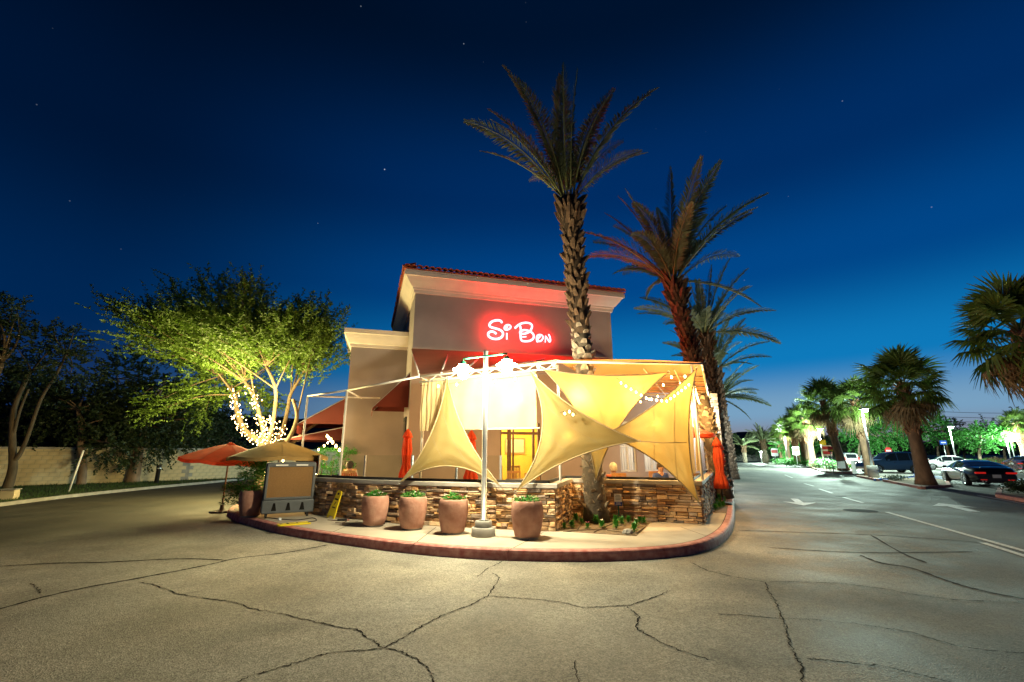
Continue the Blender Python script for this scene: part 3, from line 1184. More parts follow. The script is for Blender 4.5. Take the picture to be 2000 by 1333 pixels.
for x, y in ((420, 460), (665, 640), (965, 560), (1100, 745), (1370, 603), (1545, 690)):
    p = crop_sign(x, y)
    sb.bar(p + BB * .03, p + BB * .128, .03)
sb.build('standoff', m_galv, sign)

# ------------------------------------------------------------------ patio frame, canopies, curtains, sails
A_ = at(601, 774, 14.0)
B_ = at(678, 763, 12.6)
C_ = at(820, 736, 11.1)
D_ = at(1088, 707, 10.05)
E_ = at(1371, 711, 10.75)
E2 = at(1383, 775, 16.2)
frame = thing('pipe_pergola', 'white pipe frame standing over the patio wall', 'pipe frame')


def pole(name, top, parent, r=.03, base=.15, mat=None):
    return MB().tube([(top.x, top.y, base), tuple(top)], r, 10).build(name, mat or m_white_metal, parent, True)


def beam(a, b, r=.026, parent=frame, mat=None):
    return MB().tube([a, b], r, 8).build('beam', mat or m_white_metal, parent, True)


for p in (A_, B_):
    pole('post', p, frame)
for p in (C_, D_, E_, E2):
    inn_ = Vector((p.x, p.y, p.z))
    pole('post', inn_ + Vector((.05, .38, 0)) if p is C_ or p is D_ else inn_ + Vector((-.16, .22, 0)), frame)
beam(A_, B_)
beam(B_, C_)
beam(C_, D_)
beam(D_, E_)
beam(E_, E2)
A2 = at(742, 778, 16.6)
beam(A_, A2)
beam(B_, at(706, 778, 15.4))
drop = UP * .14
for a, b in ((C_, D_),):
    beam(a - drop, b - drop, .02)
    t = (b - a)
    n = max(3, int(t.length / .45))
    for k in range(n):
        p, q = a + t * (k / n), a + t * ((k + 1) / n)
        tr = MB()
        tr.tube([p, (p + q) / 2 - drop, q], .009, 6)
        tr.build('truss_brace', m_white_metal, frame)
# maroon lean-to canvas between the frame and the facade
F1 = at(804, 681, 16.42)
F2 = on_plane(1193, 700, PC - BB * .05, BB)
can = thing('lean_to_canopy', 'terracotta canvas sloping from under the lit sign down to the patio frame', 'canopy')


def canopy_fn(u, v):
    lo, hi = lerp(C_ + UP * .05, D_ + UP * .05, u), lerp(F1, F2, u)
    p = lerp(lo, hi, v)
    p = p - UP * (.10 * math.sin(math.pi * v) * (1 + .3 * math.sin(u * 19)))
    return p


o = MB().grid(canopy_fn, 24, 10).build('canvas_sheet', m_terra_canvas, can, True)
for k in range(7):
    u = k / 6
    MB().tube([canopy_fn(u, 0) - UP * .05, canopy_fn(u, 1) - UP * .08], .022, 8).build('rafter', m_white_metal, can, True)
# ochre flat canopy over the right-hand patio
can2 = thing('flat_canopy', 'ochre canvas canopy glowing above the right half of the patio', 'canopy')
D2 = D_ + (E2 - E_) * 1.0
for_fn = lambda u, v: lerp(lerp(D_, E_, u), lerp(D2, E2, u), v) + UP * (.03 + .05 * math.sin(math.pi * u) * (1 - v) + .1 * v)
MB().grid(for_fn, 20, 16).build('canvas_sheet', m_canopy, can2, True)
for k in range(5):
    v = .30 + .70 * k / 4
    MB().tube([for_fn(0, v) - UP * .06, for_fn(.5, v) - UP * .06, for_fn(1, v) - UP * .06], .018, 8).build('rafter', m_hem, can2, True)
for u in (.55, .78, 1):
    MB().tube([for_fn(u, .12) - UP * .10, for_fn(u, 1) - UP * .10], .02, 8).build('purlin', m_hem, can2, True)

# hanging curtain and roller blind
def hang(name, label, cat, a, b, z_bot, folds, depth, mat, bar=True):
    t = thing(name, label, cat)
    d = (b - a)
    dn = Vector((-d.y, d.x, 0)).normalized()

    def fn(u, v):
        p = a + d * u
        z = lerp(p.z, z_bot, v)
        w = depth * (math.sin(u * folds * 6.283 + v * .6) + .4 * math.sin(u * folds * 15 + 1.3 + v * 2)) * (.35 + .65 * v)
        w += .02 * math.sin(v * 7 + u * 9)
        return Vector((p.x + dn.x * w, p.y + dn.y * w, z))
    o = MB().grid(fn, int(60), 14).build('cloth', mat, t, True)
    if bar:
        p, q = Vector((a.x, a.y, z_bot)), Vector((b.x, b.y, z_bot))
        MB().tube([p - d.normalized() * .05, q + d.normalized() * .08], .018, 8).build('bottom_bar', m_white_metal, t, True)
    return t


z_c = at(845, 840, 10.7).z
hang('patio_curtain', 'gathered tan curtain at the left end of the patio frame', 'curtain', at(824, 741, 11.2), at(874, 737, 10.98), z_c, 6, .028, m_canvas, False)
z_b = at(980, 838, 10.6).z
hang('roller_blind', 'cream roller blind blazing white behind the lamp post', 'blind', at(866, 738, 11.0), at(1046, 722, 10.35), z_b, 2.2, .03, m_canvas)


def sail(label, c, sags, belly=.12, dirn=Vector((.2, -1, 0)), n=36, mat=None):
    """three-cornered shade sail with hollow edges; sags are the inward pulls of edges 01, 12, 20"""
    t = thing('shade_sail', label, 'shade sail')
    c = [Vector(p) for p in c]
    cen = (c[0] + c[1] + c[2]) / 3
    dn = dirn.normalized()

    def edge(i, s):
        a, b = c[i], c[(i + 1) % 3]
        return lerp(a, b, s) + (cen - (a + b) / 2) * (sags[i] * 4 * s * (1 - s))

    def P(w0, w1, w2):
        # transfinite blend over the three curved edges
        p = Vector((0, 0, 0))
        ws = (w0, w1, w2)
        flat = c[0] * w0 + c[1] * w1 + c[2] * w2
        for i in range(3):
            a, b = ws[i], ws[(i + 1) % 3]
            if a + b > 1e-6:
                s = b / (a + b)
                e = edge(i, s) - lerp(c[i], c[(i + 1) % 3], s)
                p += e * ((a + b) ** 2.2)
        wr = .005 * math.sin(w0 * 34 + w1 * 9) * math.sin(w1 * 25)
        for i in range(3):                                  # gathers running into each corner
            q = ws[i]
            b2 = ws[(i + 1) % 3] / max(1e-4, 1 - q)
            wr += .015 * q * q * (1 - q) * 4 * math.sin(b2 * 17 + i * 2) * (b2 * (1 - b2) * 4)
        return flat + p + dn * (belly * 27 * w0 * w1 * w2 + wr * (1 if min(ws) > 0 else 0))

    vs_, idx, fs = [], {}, []
    for i in range(n + 1):
        for j in range(n + 1 - i):
            idx[i, j] = len(vs_)
            vs_.append(P(1 - (i + j) / n, i / n, j / n))
    for i in range(n):
        for j in range(n - i):
            fs.append((idx[i, j], idx[i + 1, j], idx[i, j + 1]))
            if i + j < n - 1:
                fs.append((idx[i + 1, j], idx[i + 1, j + 1], idx[i, j + 1]))
    MB().add(vs_, fs).build('cloth', mat or m_sail, t, True)
    for k in range(1, 4):                                   # sewn panel seams
        u = k / 4
        sm = [P(lerp(1 - u, 0, q / 16), u * (1 - q / 16) if False else lerp(u, u, q / 16) * (1 - 0), 0) if False else P((1 - u) * (1 - q / 16), u, (1 - u) * (q / 16)) for q in range(17)]
        MB().tube([p_ - dn * .004 for p_ in sm], .005, 5).build('seam', m_hem, t, True)
    for c_ in c:
        MB().tube([c_ + (Vector((math.cos(a), 0, math.sin(a))) * .028) for a in [6.2832 * k / 10 for k in range(10)]], .006, 5, closed=True).build('corner_ring', m_galv, t, True)
    hem = []
    for i in range(3):
        for k in range(12):
            hem.append(edge(i, k / 12))
    MB().tube(hem, .014, 6, closed=True).build('hem', m_hem, t, True)
    return t


def rope(a, b, label, group=None, r=.008):
    m_ = (a + b) / 2 - UP * (a - b).length * .02
    return tag(MB().tube([a, m_, b], r, 6).build('rope', m_hem, None, True), label, 'rope', group)


s1a, s1b, s1c = at(873, 738, 10.72), at(781, 943, 10.32), at(978, 950, 9.50)
sail('upright triangular tan shade sail left of the lamp post', (s1a, s1b, s1c), (.30, .46, .28), .10)
rope(s1c, at(988, 963, 9.52), 'short tie cord at the right foot of the upright shade sail')
s3 = (at(1034, 724, 10.05), at(1007, 961, 9.36), at(1249, 862, 9.75))
sail('large tan shade sail pointing right across the palm trunk', s3, (.50, .24, .22), .06)
rope(s3[2], at(1341, 865, 9.9), 'thin cord running right from the pointed sail tip')
rope(s3[1], at(985, 962, 9.5), 'short tie cord at the bottom corner of the large sail')
s4 = (at(1062, 722, 10.1), at(1306, 727, 10.35), at(1163, 940, 10.36))
sail('ochre shade sail hung from the frame and tied to the palm trunk', s4, (.14, .30, .30), .10)
s5 = (at(1361, 719, 10.3), at(1178, 850, 10.1), at(1366, 984, 10.12))
sail('ochre shade sail at the right corner reaching down to the wall foot', s5, (.16, .24, .30), .12)
# light cloth tied along the right-hand side of the patio
for k, (d0, d1) in enumerate(((1.2, 2.4), (3.4, 4.3))):
    a, b = WC + WD * d0 + UD * .02, WC + WD * d1 + UD * .02
    a = Vector((a.x, a.y, 3.3)) - UD * .25
    b = Vector((b.x, b.y, 3.3)) - UD * .25
    hang('side_cloth', ('pale narrow side cloth hanging nearest the patio corner', 'pale narrow side cloth hanging further along the patio side')[k], 'curtain', a, b, 1.12, 2, .03, m_canvas, False)
# stone pier at the end of the low wing
pier = thing('stone_pier', 'tall stacked stone pier at the far right end of the patio', 'pier')
pc_ = RP + BA * (RW + .35) - BB * .1
MB().box(pc_ + UP * 2.1, (.56, .56, 4.0), (BA, BB, UP)).build('core', m_mortar, pier)
pmb = MB()
for fa, fn_ in ((BA, -BB), (-BB, -BA), (BB, BA)):
    A0 = pc_ - fa * .28 + fn_ * .28
    A0.z = .15
    r_ = random.Random(91)
    z = .15
    while z < 4.05:
        h = r_.choice((.07, .09, .11, .14))
        x = 0
        while x < .55:
            ln = min(r_.uniform(.16, .34), .56 - x)
            if .56 - x - ln < .08:
                ln = .56 - x
            stone(pmb, A0, fa, fn_, x, x + ln, z, z + h, r_.uniform(.02, .05), r_)
            x += ln
        z += h
tag(pmb.build('stones', m_stone, pier), kind='stuff')

# ------------------------------------------------------------------ lamp post
LPX = G(944, 1047, .15)
post = thing('lamp_post', 'silver lamp post with two white shaded lamps on the pavement', 'lamp post', LPX)
MB().lathe([(.215, 0), (.22, .02), (.22, .135), (.205, .15)], n=28).build('lower_footing', m_conc_g, post, True)
MB().lathe([(.15, .151), (.155, .165), (.155, .25), (.142, .262)], n=28).build('upper_footing', m_conc_g, post, True)
pole_top = 3.42
MB().lathe([(.09, .263), (.09, .285), (.05, .29), (.048, 1.6), (.046, pole_top), (.03, pole_top + .02)], n=18).build('pole', m_galv, post, True)
ha, hb = at(905, 706, 9.08), at(990, 694, 8.60)
za = 3.30
la = Vector((ha.x - LPX.x, ha.y - LPX.y, za))
lb_ = Vector((hb.x - LPX.x, hb.y - LPX.y, za))
MB().tube([la, lb_], .02, 8).build('cross_arm', m_green, post, True)
for e in (la, lb_):
    hd = MB()
    hd.tube([e + UP * .02, e - UP * .08], .012, 8)
    hd.lathe([(.02, -.05), (.05, -.06), (.055, -.11), (.06, -.115)], e, 18)
    head = hd.build('lamp_cap', m_green, post, True)
    MB().lathe([(.055, -.115), (.10, -.13), (.105, -.165), (.20, -.215), (.212, -.235), (.205, -.237), (.10, -.185)], e, 28, cap=False).build('lamp_shade', m_white_enamel, post, True)
    bl = MB().lathe([(.085, -.19), (.10, -.22), (.105, -.30), (.09, -.37), (.05, -.41), (.01, -.42)], e, 18).build('lamp_glass', m_bulb_hot, post, True)
    bl.visible_shadow = True
    for dz in (-.32,):
        lamp('bulb_light', e + UP * dz, E_POST, (1, .88, .55), .05, post)

# ------------------------------------------------------------------ potted plants on the pavement
def leaf_clump(mb, c, rx, rz, n, ls, r, up=.6, mi=0):
    for _ in range(n):
        a, q = r.uniform(0, 6.283), math.sqrt(r.random())
        p = Vector((c[0] + rx * q * math.cos(a), c[1] + rx * q * math.sin(a), c[2] + rz * r.random() * (1.1 - q * .6)))
        d = Vector((math.cos(a) * q + r.uniform(-.5, .5), math.sin(a) * q + r.uniform(-.5, .5), r.uniform(-.1, up))).normalized()
        sd = d.cross(UP)
        if sd.length < .05:
            sd = Vector((1, 0, 0))
        sd = (sd.normalized() + UP * r.uniform(-.4, .4)).normalized() * ls * .30
        L = ls * r.uniform(.6, 1.25)
        mb.add([p, p + d * L * .5 + sd, p + d * L - UP * L * .12, p + d * L * .5 - sd], [(0, 1, 2, 3)], mi)
    return mb


def blossom(mb, p, s, r, n=5):
    for k in range(n):
        a = 6.283 * k / n + r.random()
        d = Vector((math.cos(a), math.sin(a), .55))
        q = Vector((-math.sin(a), math.cos(a), 0)) * s * .45
        mb.add([p, p + d * s * .6 + q, p + d * s, p + d * s * .6 - q], [(0, 1, 2, 3)])


pot_specs = [
    (730, 1031, 'left-most terracotta pot of the row beside the yellow caution board', 1.0, 5),
    (804, 1037.5, 'terracotta pot second from the left with red and white flowers', 1.03, 11),
    (884, 1046, 'terracotta pot standing immediately left of the lamp post', 1.02, 23),
    (1030, 1056, 'terracotta pot standing right of the lamp post', 1.05, 31),
    (487, 1012, 'terracotta pot of red and pink flowers behind the air cooler at the kerb end', 1.0, 47)]
for px, py, lab, sc, sd in pot_specs:
    r = random.Random(sd)
    c = G(px, py, .15)
    c.y += .22
    c.x = ray(px, py).x * c.y
    t = thing('flower_pot', lab, 'flower pot', c, r.uniform(0, 6), 'terracotta pots')
    H = .60 * sc
    W = .275 * sc
    prof = [(W * .70, .03), (W * .76, .035), (W * .86, .14 * H / .6), (W * .97, .32 * H / .6), (W * 1.0, .42 * H / .6), (W * .985, .52 * H / .6), (W * .93, .575 * H / .6),
            (W * .88, H), (W * .80, H), (W * .77, H - .03), (W * .76, H - .07)]
    MB().lathe(prof, n=36).build('pot_body', m_pot, t, True)
    MB().lathe([(W * .62, .001), (W * .66, .006), (W * .66, .03)], n=24).build('foot_plate', m_conc_g, t)
    MB().lathe([(W * .765, H - .075), (W * .5, H - .05), (.01, H - .045)], n=20).build('potting_soil', m_soil, t)
    lm = MB()
    leaf_clump(lm, (0, 0, H - .05), W * .74, .15, 420, .06, r)
    tag(lm.build('leaves', m_leaf_bright, t), kind='stuff')
    for k in range(r.randint(7, 10)):
        fm = MB()
        a, q = r.uniform(0, 6.28), W * .7 * math.sqrt(r.random())
        blossom(fm, Vector((q * math.cos(a), q * math.sin(a), H + r.uniform(.02, .07))), .035, r)
        fm.build('flower', r.choice((m_flower_white, m_flower_red, m_flower_pink, m_flower_white)), t)

# shrub behind the kerb-end pot
r = random.Random(3)
sc_ = at(488, 985, 12.9)
sh = thing('bushy_shrub', 'bushy green shrub behind the air cooler under the tan parasol', 'shrub', (sc_.x, 12.9, .15))
lm = MB()
for k in range(46):
    a, q = r.uniform(0, 6.28), .50 * math.sqrt(r.random())
    z = r.uniform(.15, 1.2)
    leaf_clump(lm, (q * math.cos(a), q * math.sin(a), z), r.uniform(.14, .28), r.uniform(.14, .3), 110, .08, r, .6)
tag(lm.build('leaves', m_leaf_mid, sh), kind='stuff')
for k in range(5):
    a = r.uniform(0, 6.28)
    MB().tube([(0, 0, 0), (.12 * math.cos(a), .12 * math.sin(a), .5), (.3 * math.cos(a), .3 * math.sin(a), 1.1)], [.014, .01, .005], 6).build('stem', m_bark_dk, sh)

# ------------------------------------------------------------------ evaporative cooler
ca, cb_ = G(511, 1014, .15), G(596, 1004, .15)
cd = Vector((math.cos(R(29)), math.sin(R(29)), 0))
cn = Vector((cd.y, -cd.x, 0))                     # outward, to the camera
CW = 1.10
cooler = thing('air_cooler', 'large grey wheeled evaporative air cooler with brown pad at the pavement end', 'air cooler',
               ca + cd * (CW / 2 - .03) - cn * .22, math.atan2(cd.y, cd.x))
cooler.scale = (1, 1, 1.07)
# local x along face, local -y to the camera
bx = lambda cx, cz, w, d, h, cy=0: MB().box((cx, cy, cz), (w, d, h))
body = MB()
body.box((0, .02, .68), (CW, .36, .98))
bevel(body.build('housing', m_grey_plastic, cooler), .05, 3)
tank = MB().box((0, -.02, .23), (CW + .02, .46, .28))
bevel(tank.build('water_tank', m_grey_plastic, cooler), .03, 2)
fr = MB()
fr.box((0, -.168, 1.10), (CW - .06, .05, .07))
fr.box((-CW / 2 + .045, -.168, .74), (.05, .05, .70))
fr.box((CW / 2 - .045, -.168, .74), (.05, .05, .70))
fr.box((0, -.168, .40), (CW - .06, .05, .05))
bevel(fr.build('pad_frame', m_grey_plastic, cooler), .01, 2)
pad = MB()
pad.grid(lambda u, v: (-CW / 2 + .07 + (CW - .14) * u, -.172 - .007 * math.sin(u * 200) * math.sin(v * 160), .42 + .66 * v), 120, 80)
pad.build('cooling_pad', m_pad, cooler)
for x in (-.30, 0, .30):
    v = MB()
    v.add([(x - .055, -.254, .15), (x + .055, -.254, .15), (x + .02, -.254, .31), (x - .02, -.254, .31), (x - .055, -.24, .15), (x + .055, -.24, .15), (x + .02, -.24, .31), (x - .02, -.24, .31)],
          [(0, 1, 2, 3), (0, 4, 5, 1), (1, 5, 6, 2), (2, 6, 7, 3), (3, 7, 4, 0)])
    v.build('vent', m_crack, cooler)
for x in (-.22, .22):
    MB().box((x, -.198, 1.105), (.26, .012, .028)).build('white_label', m_sign_white, cooler)
for x in (-.44, .44):
    for y in (-.17, .17):
        w = MB()
        w.tube([(x - .02, y, .045), (x + .02, y, .045)], .045, 14)
        w.box((x, y, .085), (.05, .06, .03))
        w.build('castor', m_black, cooler)
sp = MB()
for k in range(10):
    z = .52 + k * .05
    sp.box((CW / 2 + .004, .03, z), (.01, .24, .02))
sp.build('side_louvre', m_black, cooler)

# cable, power strip, caution boards
cab = [G(*p, .15) for p in ((520, 1012), (545, 1015), (580, 1017), (610, 1013), (618, 1018), (603, 1021), (600, 1025))]
cab = smooth_path([p + UP * .012 for p in cab], 5)
tag(MB().tube(cab, .008, 6).build('power_cable', m_black, None, True), 'black cable snaking over the pavement from the air cooler', 'cable')
cab = smooth_path([G(*p, .15) + UP * .012 for p in ((640, 1017), (656, 1018), (668, 1017), (676, 1020), (668, 1023), (655, 1022))], 5)
tag(MB().tube(cab, .008, 6).build('power_cable', m_wood, None, True), 'short brown cable lying at the foot of the caution board', 'cable')
ps = G(668, 1018, .15)
t = thing('power_strip', 'small dark power strip on the pavement by the caution board', 'power strip', ps, .2)
bevel(MB().box((0, 0, .025), (.20, .06, .045)).build('case', m_black, t), .006)
MB().box((.13, 0, .02), (.05, .04, .035)).build('plug', m_kerb, t)
rb = G(546, 1017, .15)
tag(MB().lathe([(.035, 0), (.04, .01), (.03, .05), (.012, .06)], n=12).build('bottle_cap', m_plate, None, True, rb), 'small pale plastic cup lying near the kerb by the cooler', 'cup')


def caution_board(c, M, lab):
    t = tag(link('caution_board', None, mat=M), lab, 'caution sign', 'yellow caution boards')
    b = MB()
    h, w0, w1, th = .62, .145, .085, .03
    out = [(-w0, 0), (-w0 + .05, 0), (-w0 + .07, .05), (w0 - .07, .05), (w0 - .05, 0), (w0, 0), (w1, h - .03), (w1 - .03, h), (-w1 + .03, h), (-w1, h - .03)]
    n = len(out)
    vs_ = [(x, -th / 2, z) for x, z in out] + [(x, th / 2, z) for x, z in out]
    b.add(vs_, [tuple(range(n)), tuple(range(2 * n - 1, n - 1, -1))] + [(i, n + i, n + (i + 1) % n, (i + 1) % n) for i in range(n)])
    b.build('board', m_yellow, t)
    g_ = MB()
    g_.box((0, -th / 2 - .002, h - .075), (.06, .003, .045))
    g_.box((0, -th / 2 - .002, .42), (.13, .003, .038))
    g_.box((0, -th / 2 - .002, .235), (.12, .003, .022))
    g_.add([(-.03, -th / 2 - .003, .29), (.0, -th / 2 - .003, .30), (.035, -th / 2 - .003, .37), (.005, -th / 2 - .003, .365)], [(0, 1, 2, 3)])
    g_.build('print', m_black, t)
    return t


p = G(664, 1015, .15)
wt = (W1[1] - W1[0]).normalized()
wn_ = Vector((wt.y, -wt.x, 0))
tilt = Matrix.Rotation(R(-14), 4, 'X') @ Matrix.Rotation(R(7), 4, 'Y')
rotw = Matrix.Rotation(math.atan2(wt.y, wt.x), 4, 'Z')
caution_board(p, Matrix.Translation(lerp(W1[0], W1[1], .66) + wn_ * .23 + UP * .004) @ rotw @ tilt, 'yellow caution board leaning against the stone wall')
pf = G(628, 1020, .15)
caution_board(pf, Matrix.Translation(G(603, 1023, .15) + UP * .02) @ Matrix.Rotation(R(38), 4, 'Z') @ Matrix.Rotation(R(-90), 4, 'Y') @ Matrix.Rotation(R(90), 4, 'Z') , 'yellow caution board lying flat on the pavement')

# ------------------------------------------------------------------ parasols
def open_parasol(label, base, H, rad, drop, mat, base_mat, sides=8, tilt=(0, 0), group=None, foot=True):
    t = thing('parasol', label, 'parasol', base, 0, group)
    T = Matrix.Rotation(tilt[0], 4, 'X') @ Matrix.Rotation(tilt[1], 4, 'Y')
    top = Vector((0, 0, H))

    def P(a, q, z):
        return top + T @ Vector((rad * q * math.cos(a), rad * q * math.sin(a), z))
    for k in range(sides):
        a0, a1 = 6.2832 * k / sides, 6.2832 * (k + 1) / sides
        pm = MB()
        pm.grid(lambda u, v: P(lerp(a0, a1, u), .06 + .94 * v, -drop * (v ** 1.25) - .035 * math.sin(math.pi * u) * v), 6, 8)
        pm.build('canopy_panel', mat, t, True)
        e0 = MB().tube([P(a0, .06, -.03), P(a0, .55, -drop * .48 - .02), P(a0, .99, -drop - .012)], .008, 5)
        e0.tube([P(a0, .55, -drop * .48 - .03), Vector((0, 0, H - drop * 1.25))], .007, 5)
        e0.build('rib', base_mat, t)
        vm = MB()
        vm.grid(lambda u, v: P(lerp(a0, a1, u), 1.0, -drop - .035 * math.sin(math.pi * u) - .09 * v), 6, 1)
        vm.build('valance', mat, t)
    MB().lathe([(rad * .12, -.035), (rad * .09, .01), (.02, .05)], top, 12, cap=False).build('vent_cap', mat, t, True)
    MB().tube([(0, 0, .0), (0, 0, H + .03)], .022, 10).build('pole', m_wood if base_mat is m_wood else base_mat, t, True)
    if foot:
        MB().lathe([(.30, 0), (.30, .035), (.26, .055), (.06, .075), (.045, .22), (.03, .23)], n=20).build('foot', m_black, t, True)
    return t


ub = G(432, 1001, 0)
open_parasol('red parasol standing on the asphalt beside the kerb end', ub, at(450, 868, ub.y).z, 1.18, .42, m_red_cloth, m_wood, 8, (0, R(5)))
tb = at(545, 900, 13.4)
open_parasol('tan parasol with strung bulbs behind the air cooler', Vector((tb.x, 13.4, .15)), at(535, 863, 13.4).z - .15, 1.28, .40, m_tan_cloth, m_wood, 6, (0, 0))
tb = at(1362, 860, 15.0)
open_parasol('small red parasol open behind the right-hand side cloths', Vector((tb.x - .35, 15.2, .15)), 2.35, .95, .28, m_red_cloth, m_wood, 8)


def closed_parasol(label, base, H, wmax=.19):
    t = thing('closed_parasol', label, 'parasol', base, rnd.uniform(0, 6), 'closed red parasols')
    fold = lambda a, i, z: 1 + .22 * math.cos(8 * a + z * 1.5) * min(1, max(0, (H - z)) * 1.2)
    z1 = H - 1.45
    MB().lathe([(wmax * .95, z1), (wmax * .9, z1 + .18), (wmax * .55, z1 + .42), (wmax * .52, z1 + .50), (wmax * .72, z1 + .85), (wmax * .62, H - .30), (wmax * .46, H - .22)], n=48, fold=fold).build('folded_canopy', m_red_cloth, t, True)
    MB().lathe([(wmax * .80, H - .235), (wmax * .62, H - .12), (wmax * .28, H - .02), (.02, H + .03)], n=32, fold=lambda a, i, z: 1 + .08 * math.cos(8 * a)).build('top_flap', m_red_cloth, t, True)
    MB().lathe([(wmax * .60, z1 + .43), (wmax * .60, z1 + .47)], n=20).build('tie_strap', m_red_cloth, t)
    MB().tube([(0, 0, 0), (0, 0, H)], .022, 10).build('pole', m_black, t, True)
    MB().lathe([(.24, 0), (.24, .05), (.05, .07), (.04, .2)], n=20).build('foot', m_black, t, True)
    return t


for px, py, Y, lab, H in ((797, 840, 14.2, 'closed red parasol against the main block corner', None), (921, 843, 13.6, 'closed red parasol half hidden behind the lamp post', None),
                          (1402, 857, 14.4, 'closed red parasol standing outside the patio side by the palms', None), (1391, 866, 16.5, 'closed red parasol behind another one along the patio side', None)):
    p = at(px, py, Y)
    if px > 1380:
        q = WC + WD * ((Y - WC.y) / WD.y) + UD * .30
        p.x, p.y = q.x, q.y
    closed_parasol(lab, Vector((p.x, p.y, .152)), p.z - .15)

# ------------------------------------------------------------------ string lights
bulb_mesh = MB().lathe([(.004, .045), (.022, .025), (.026, 0), (.016, -.024), (.003, -.03)], n=8).mesh('bulb', m_bulb, True)
tiny_mesh = MB().lathe([(.004, .024), (.017, .012), (.017, -.008), (.003, -.02)], n=6).mesh('bulb', m_bulb, True)


def string(label, pts, spacing, sag=.05, nlights=2, energy=None, mesh=None, size=1.0):
    t = thing('string_lights', label, 'string lights')
    wire = []
    for a, b in zip(pts[:-1], pts[1:]):
        n = max(2, int((b - a).length / .12))
        for k in range(n):
            u = k / n
            wire.append(lerp(a, b, u) - UP * (sag * 4 * u * (1 - u)))
    wire.append(pts[-1])
    MB().tube(wire, .005, 5).build('wire', m_black, t)
    acc = 0.0
    for a, b in zip(wire[:-1], wire[1:]):
        acc += (b - a).length
        if acc >= spacing:
            acc = 0
            link('bulb', mesh or bulb_mesh, t, mat=Matrix.Translation(b - UP * .05) @ Matrix.Scale(size, 4))
    for k in range(nlights):
        p = wire[int((k + .5) / nlights * (len(wire) - 1))]
        lamp('bulb_light', p - UP * .5, energy or E_PATIO, (1, .60, .20), .08, t)
    return t


string('warm bulbs strung along the front truss of the patio frame', [C_ - UP * .2 + Vector((0, .12, 0)), D_ - UP * .2 + Vector((0, .14, 0))], .42, .03, 2, E_PATIO * .06)
string('warm bulbs strung under the right canopy front edge', [D_ - UP * .22 + Vector((0, .3, 0)), E_ - UP * .2 + Vector((-.1, .3, 0))], .34, .05, 3, E_PATIO)
string('warm bulbs running diagonally across the ochre sails', [at(1203, 738, 9.98), at(1262, 774, 9.86), at(1302, 780, 10.0), at(1345, 748, 10.2)], .105, .01, 1, E_PATIO * .05, None, .8)
string('short cluster of warm bulbs on the large tan sail', [at(1094, 806, 9.55), at(1112, 800, 9.55), at(1126, 810, 9.55)], .09, .01, 1, E_PATIO * .03, None, .8)
string('warm bulbs hanging behind the ochre sails', [at(1120, 760, 12.5), at(1210, 742, 12.2), at(1345, 745, 12.4)], .4, .08, 2, E_PATIO)
string('warm bulbs running back along the patio side under the canopy', [E_ - UP * .2 + Vector((-.2, .2, 0)), E2 - UP * .2 - UD * .3], .4, .06, 3, E_PATIO)
string('warm bulbs beneath the canopy at the facade', [at(1080, 800, 15.0), at(1140, 800, 14.4), at(1290, 770, 15.5)], .3, .1, 2, E_PATIO)
string('warm bulbs strung from the tan parasol to the frame post', [at(525, 897, 13.6), at(575, 893, 13.4), at(600, 885, 14.0), at(628, 872, 14.6), at(650, 852, 16.2)], .45, .03, 3, E_PATIO * .5, None, 1.1)
string('bright row of bulbs below the maroon awning of the left wing', [at(636, 846, 16.8), at(650, 862, 15.6), at(668, 882, 14.8)], .30, .0, 2, E_PATIO * .28, None, 1.5)
string('warm bulbs under the lean-to canopy over the patio', [at(830, 770, 13.5), at(900, 790, 14.5), at(1000, 770, 14.5)], .5, .1, 3, E_PATIO * .25)

# small lamps clamped on top of the frame beside the near palm
for k, (px, py, Y, lab, en) in enumerate(((1082, 712, 10.25, 'small bright lamp clamped on the frame just left of the near palm', 18), (1052, 716, 10.35, 'small bright lamp clamped on the frame above the large sail', 25),
                                          (878, 742, 11.1, 'small bright lamp clamped on the frame above the upright sail', 8))):
    p = at(px, py, Y)
    t = thing('clamp_lamp', lab, 'lamp', p, 0, 'clamp lamps on the frame')
    MB().lathe([(.02, -.07), (.03, -.05), (.05, 0), (.055, .03)], n=14, cap=False).build('housing', m_white_metal, t, True)
    MB().lathe([(.045, .0), (.05, .03), (.03, .06), (.005, .07)], n=12).build('lens', m_bulb_hot, t, True)
    MB().box((0, 0, -.09), (.03, .05, .05)).build('clamp', m_black, t)
    lamp('bulb_light', Vector((0, -.05, .16)), en, (1, .84, .56), .05, t)

# ------------------------------------------------------------------ tables, chairs and diners on the patio
def make_chair():
    t = thing('patio_chair', 'patio chair', 'chair')
    for x in (-.19, .19):
        MB().box((x, -.19, .22), (.035, .035, .44)).build('leg', m_chair, t)
        MB().box((x, .20, .47), (.035, .035, .94)).build('leg', m_chair, t)
    bevel(MB().box((0, 0, .455), (.44, .43, .035)).build('seat', m_chair, t), .01)
    MB().box((0, .20, .92), (.42, .028, .07)).build('top_rail', m_chair, t)
    for k in range(5):
        MB().box((-.13 + .065 * k, .20, .69), (.028, .016, .42)).build('slat', m_chair, t)
    return t


def make_table():
    t = thing('patio_table', 'patio table', 'table')
    bevel(MB().box((0, 0, .735), (.78, .78, .03)).build('table_top', m_wood, t), .006)
    MB().tube([(0, 0, .04), (0, 0, .72)], .035, 10).build('column', m_black, t, True)
    for a in (0, 90):
        q = Vector((math.cos(R(a + 45)), math.sin(R(a + 45)), 0))
        MB().bar(q * .33 + UP * .025, -q * .33 + UP * .025, .06, .04).build('foot', m_black, t)
    return t


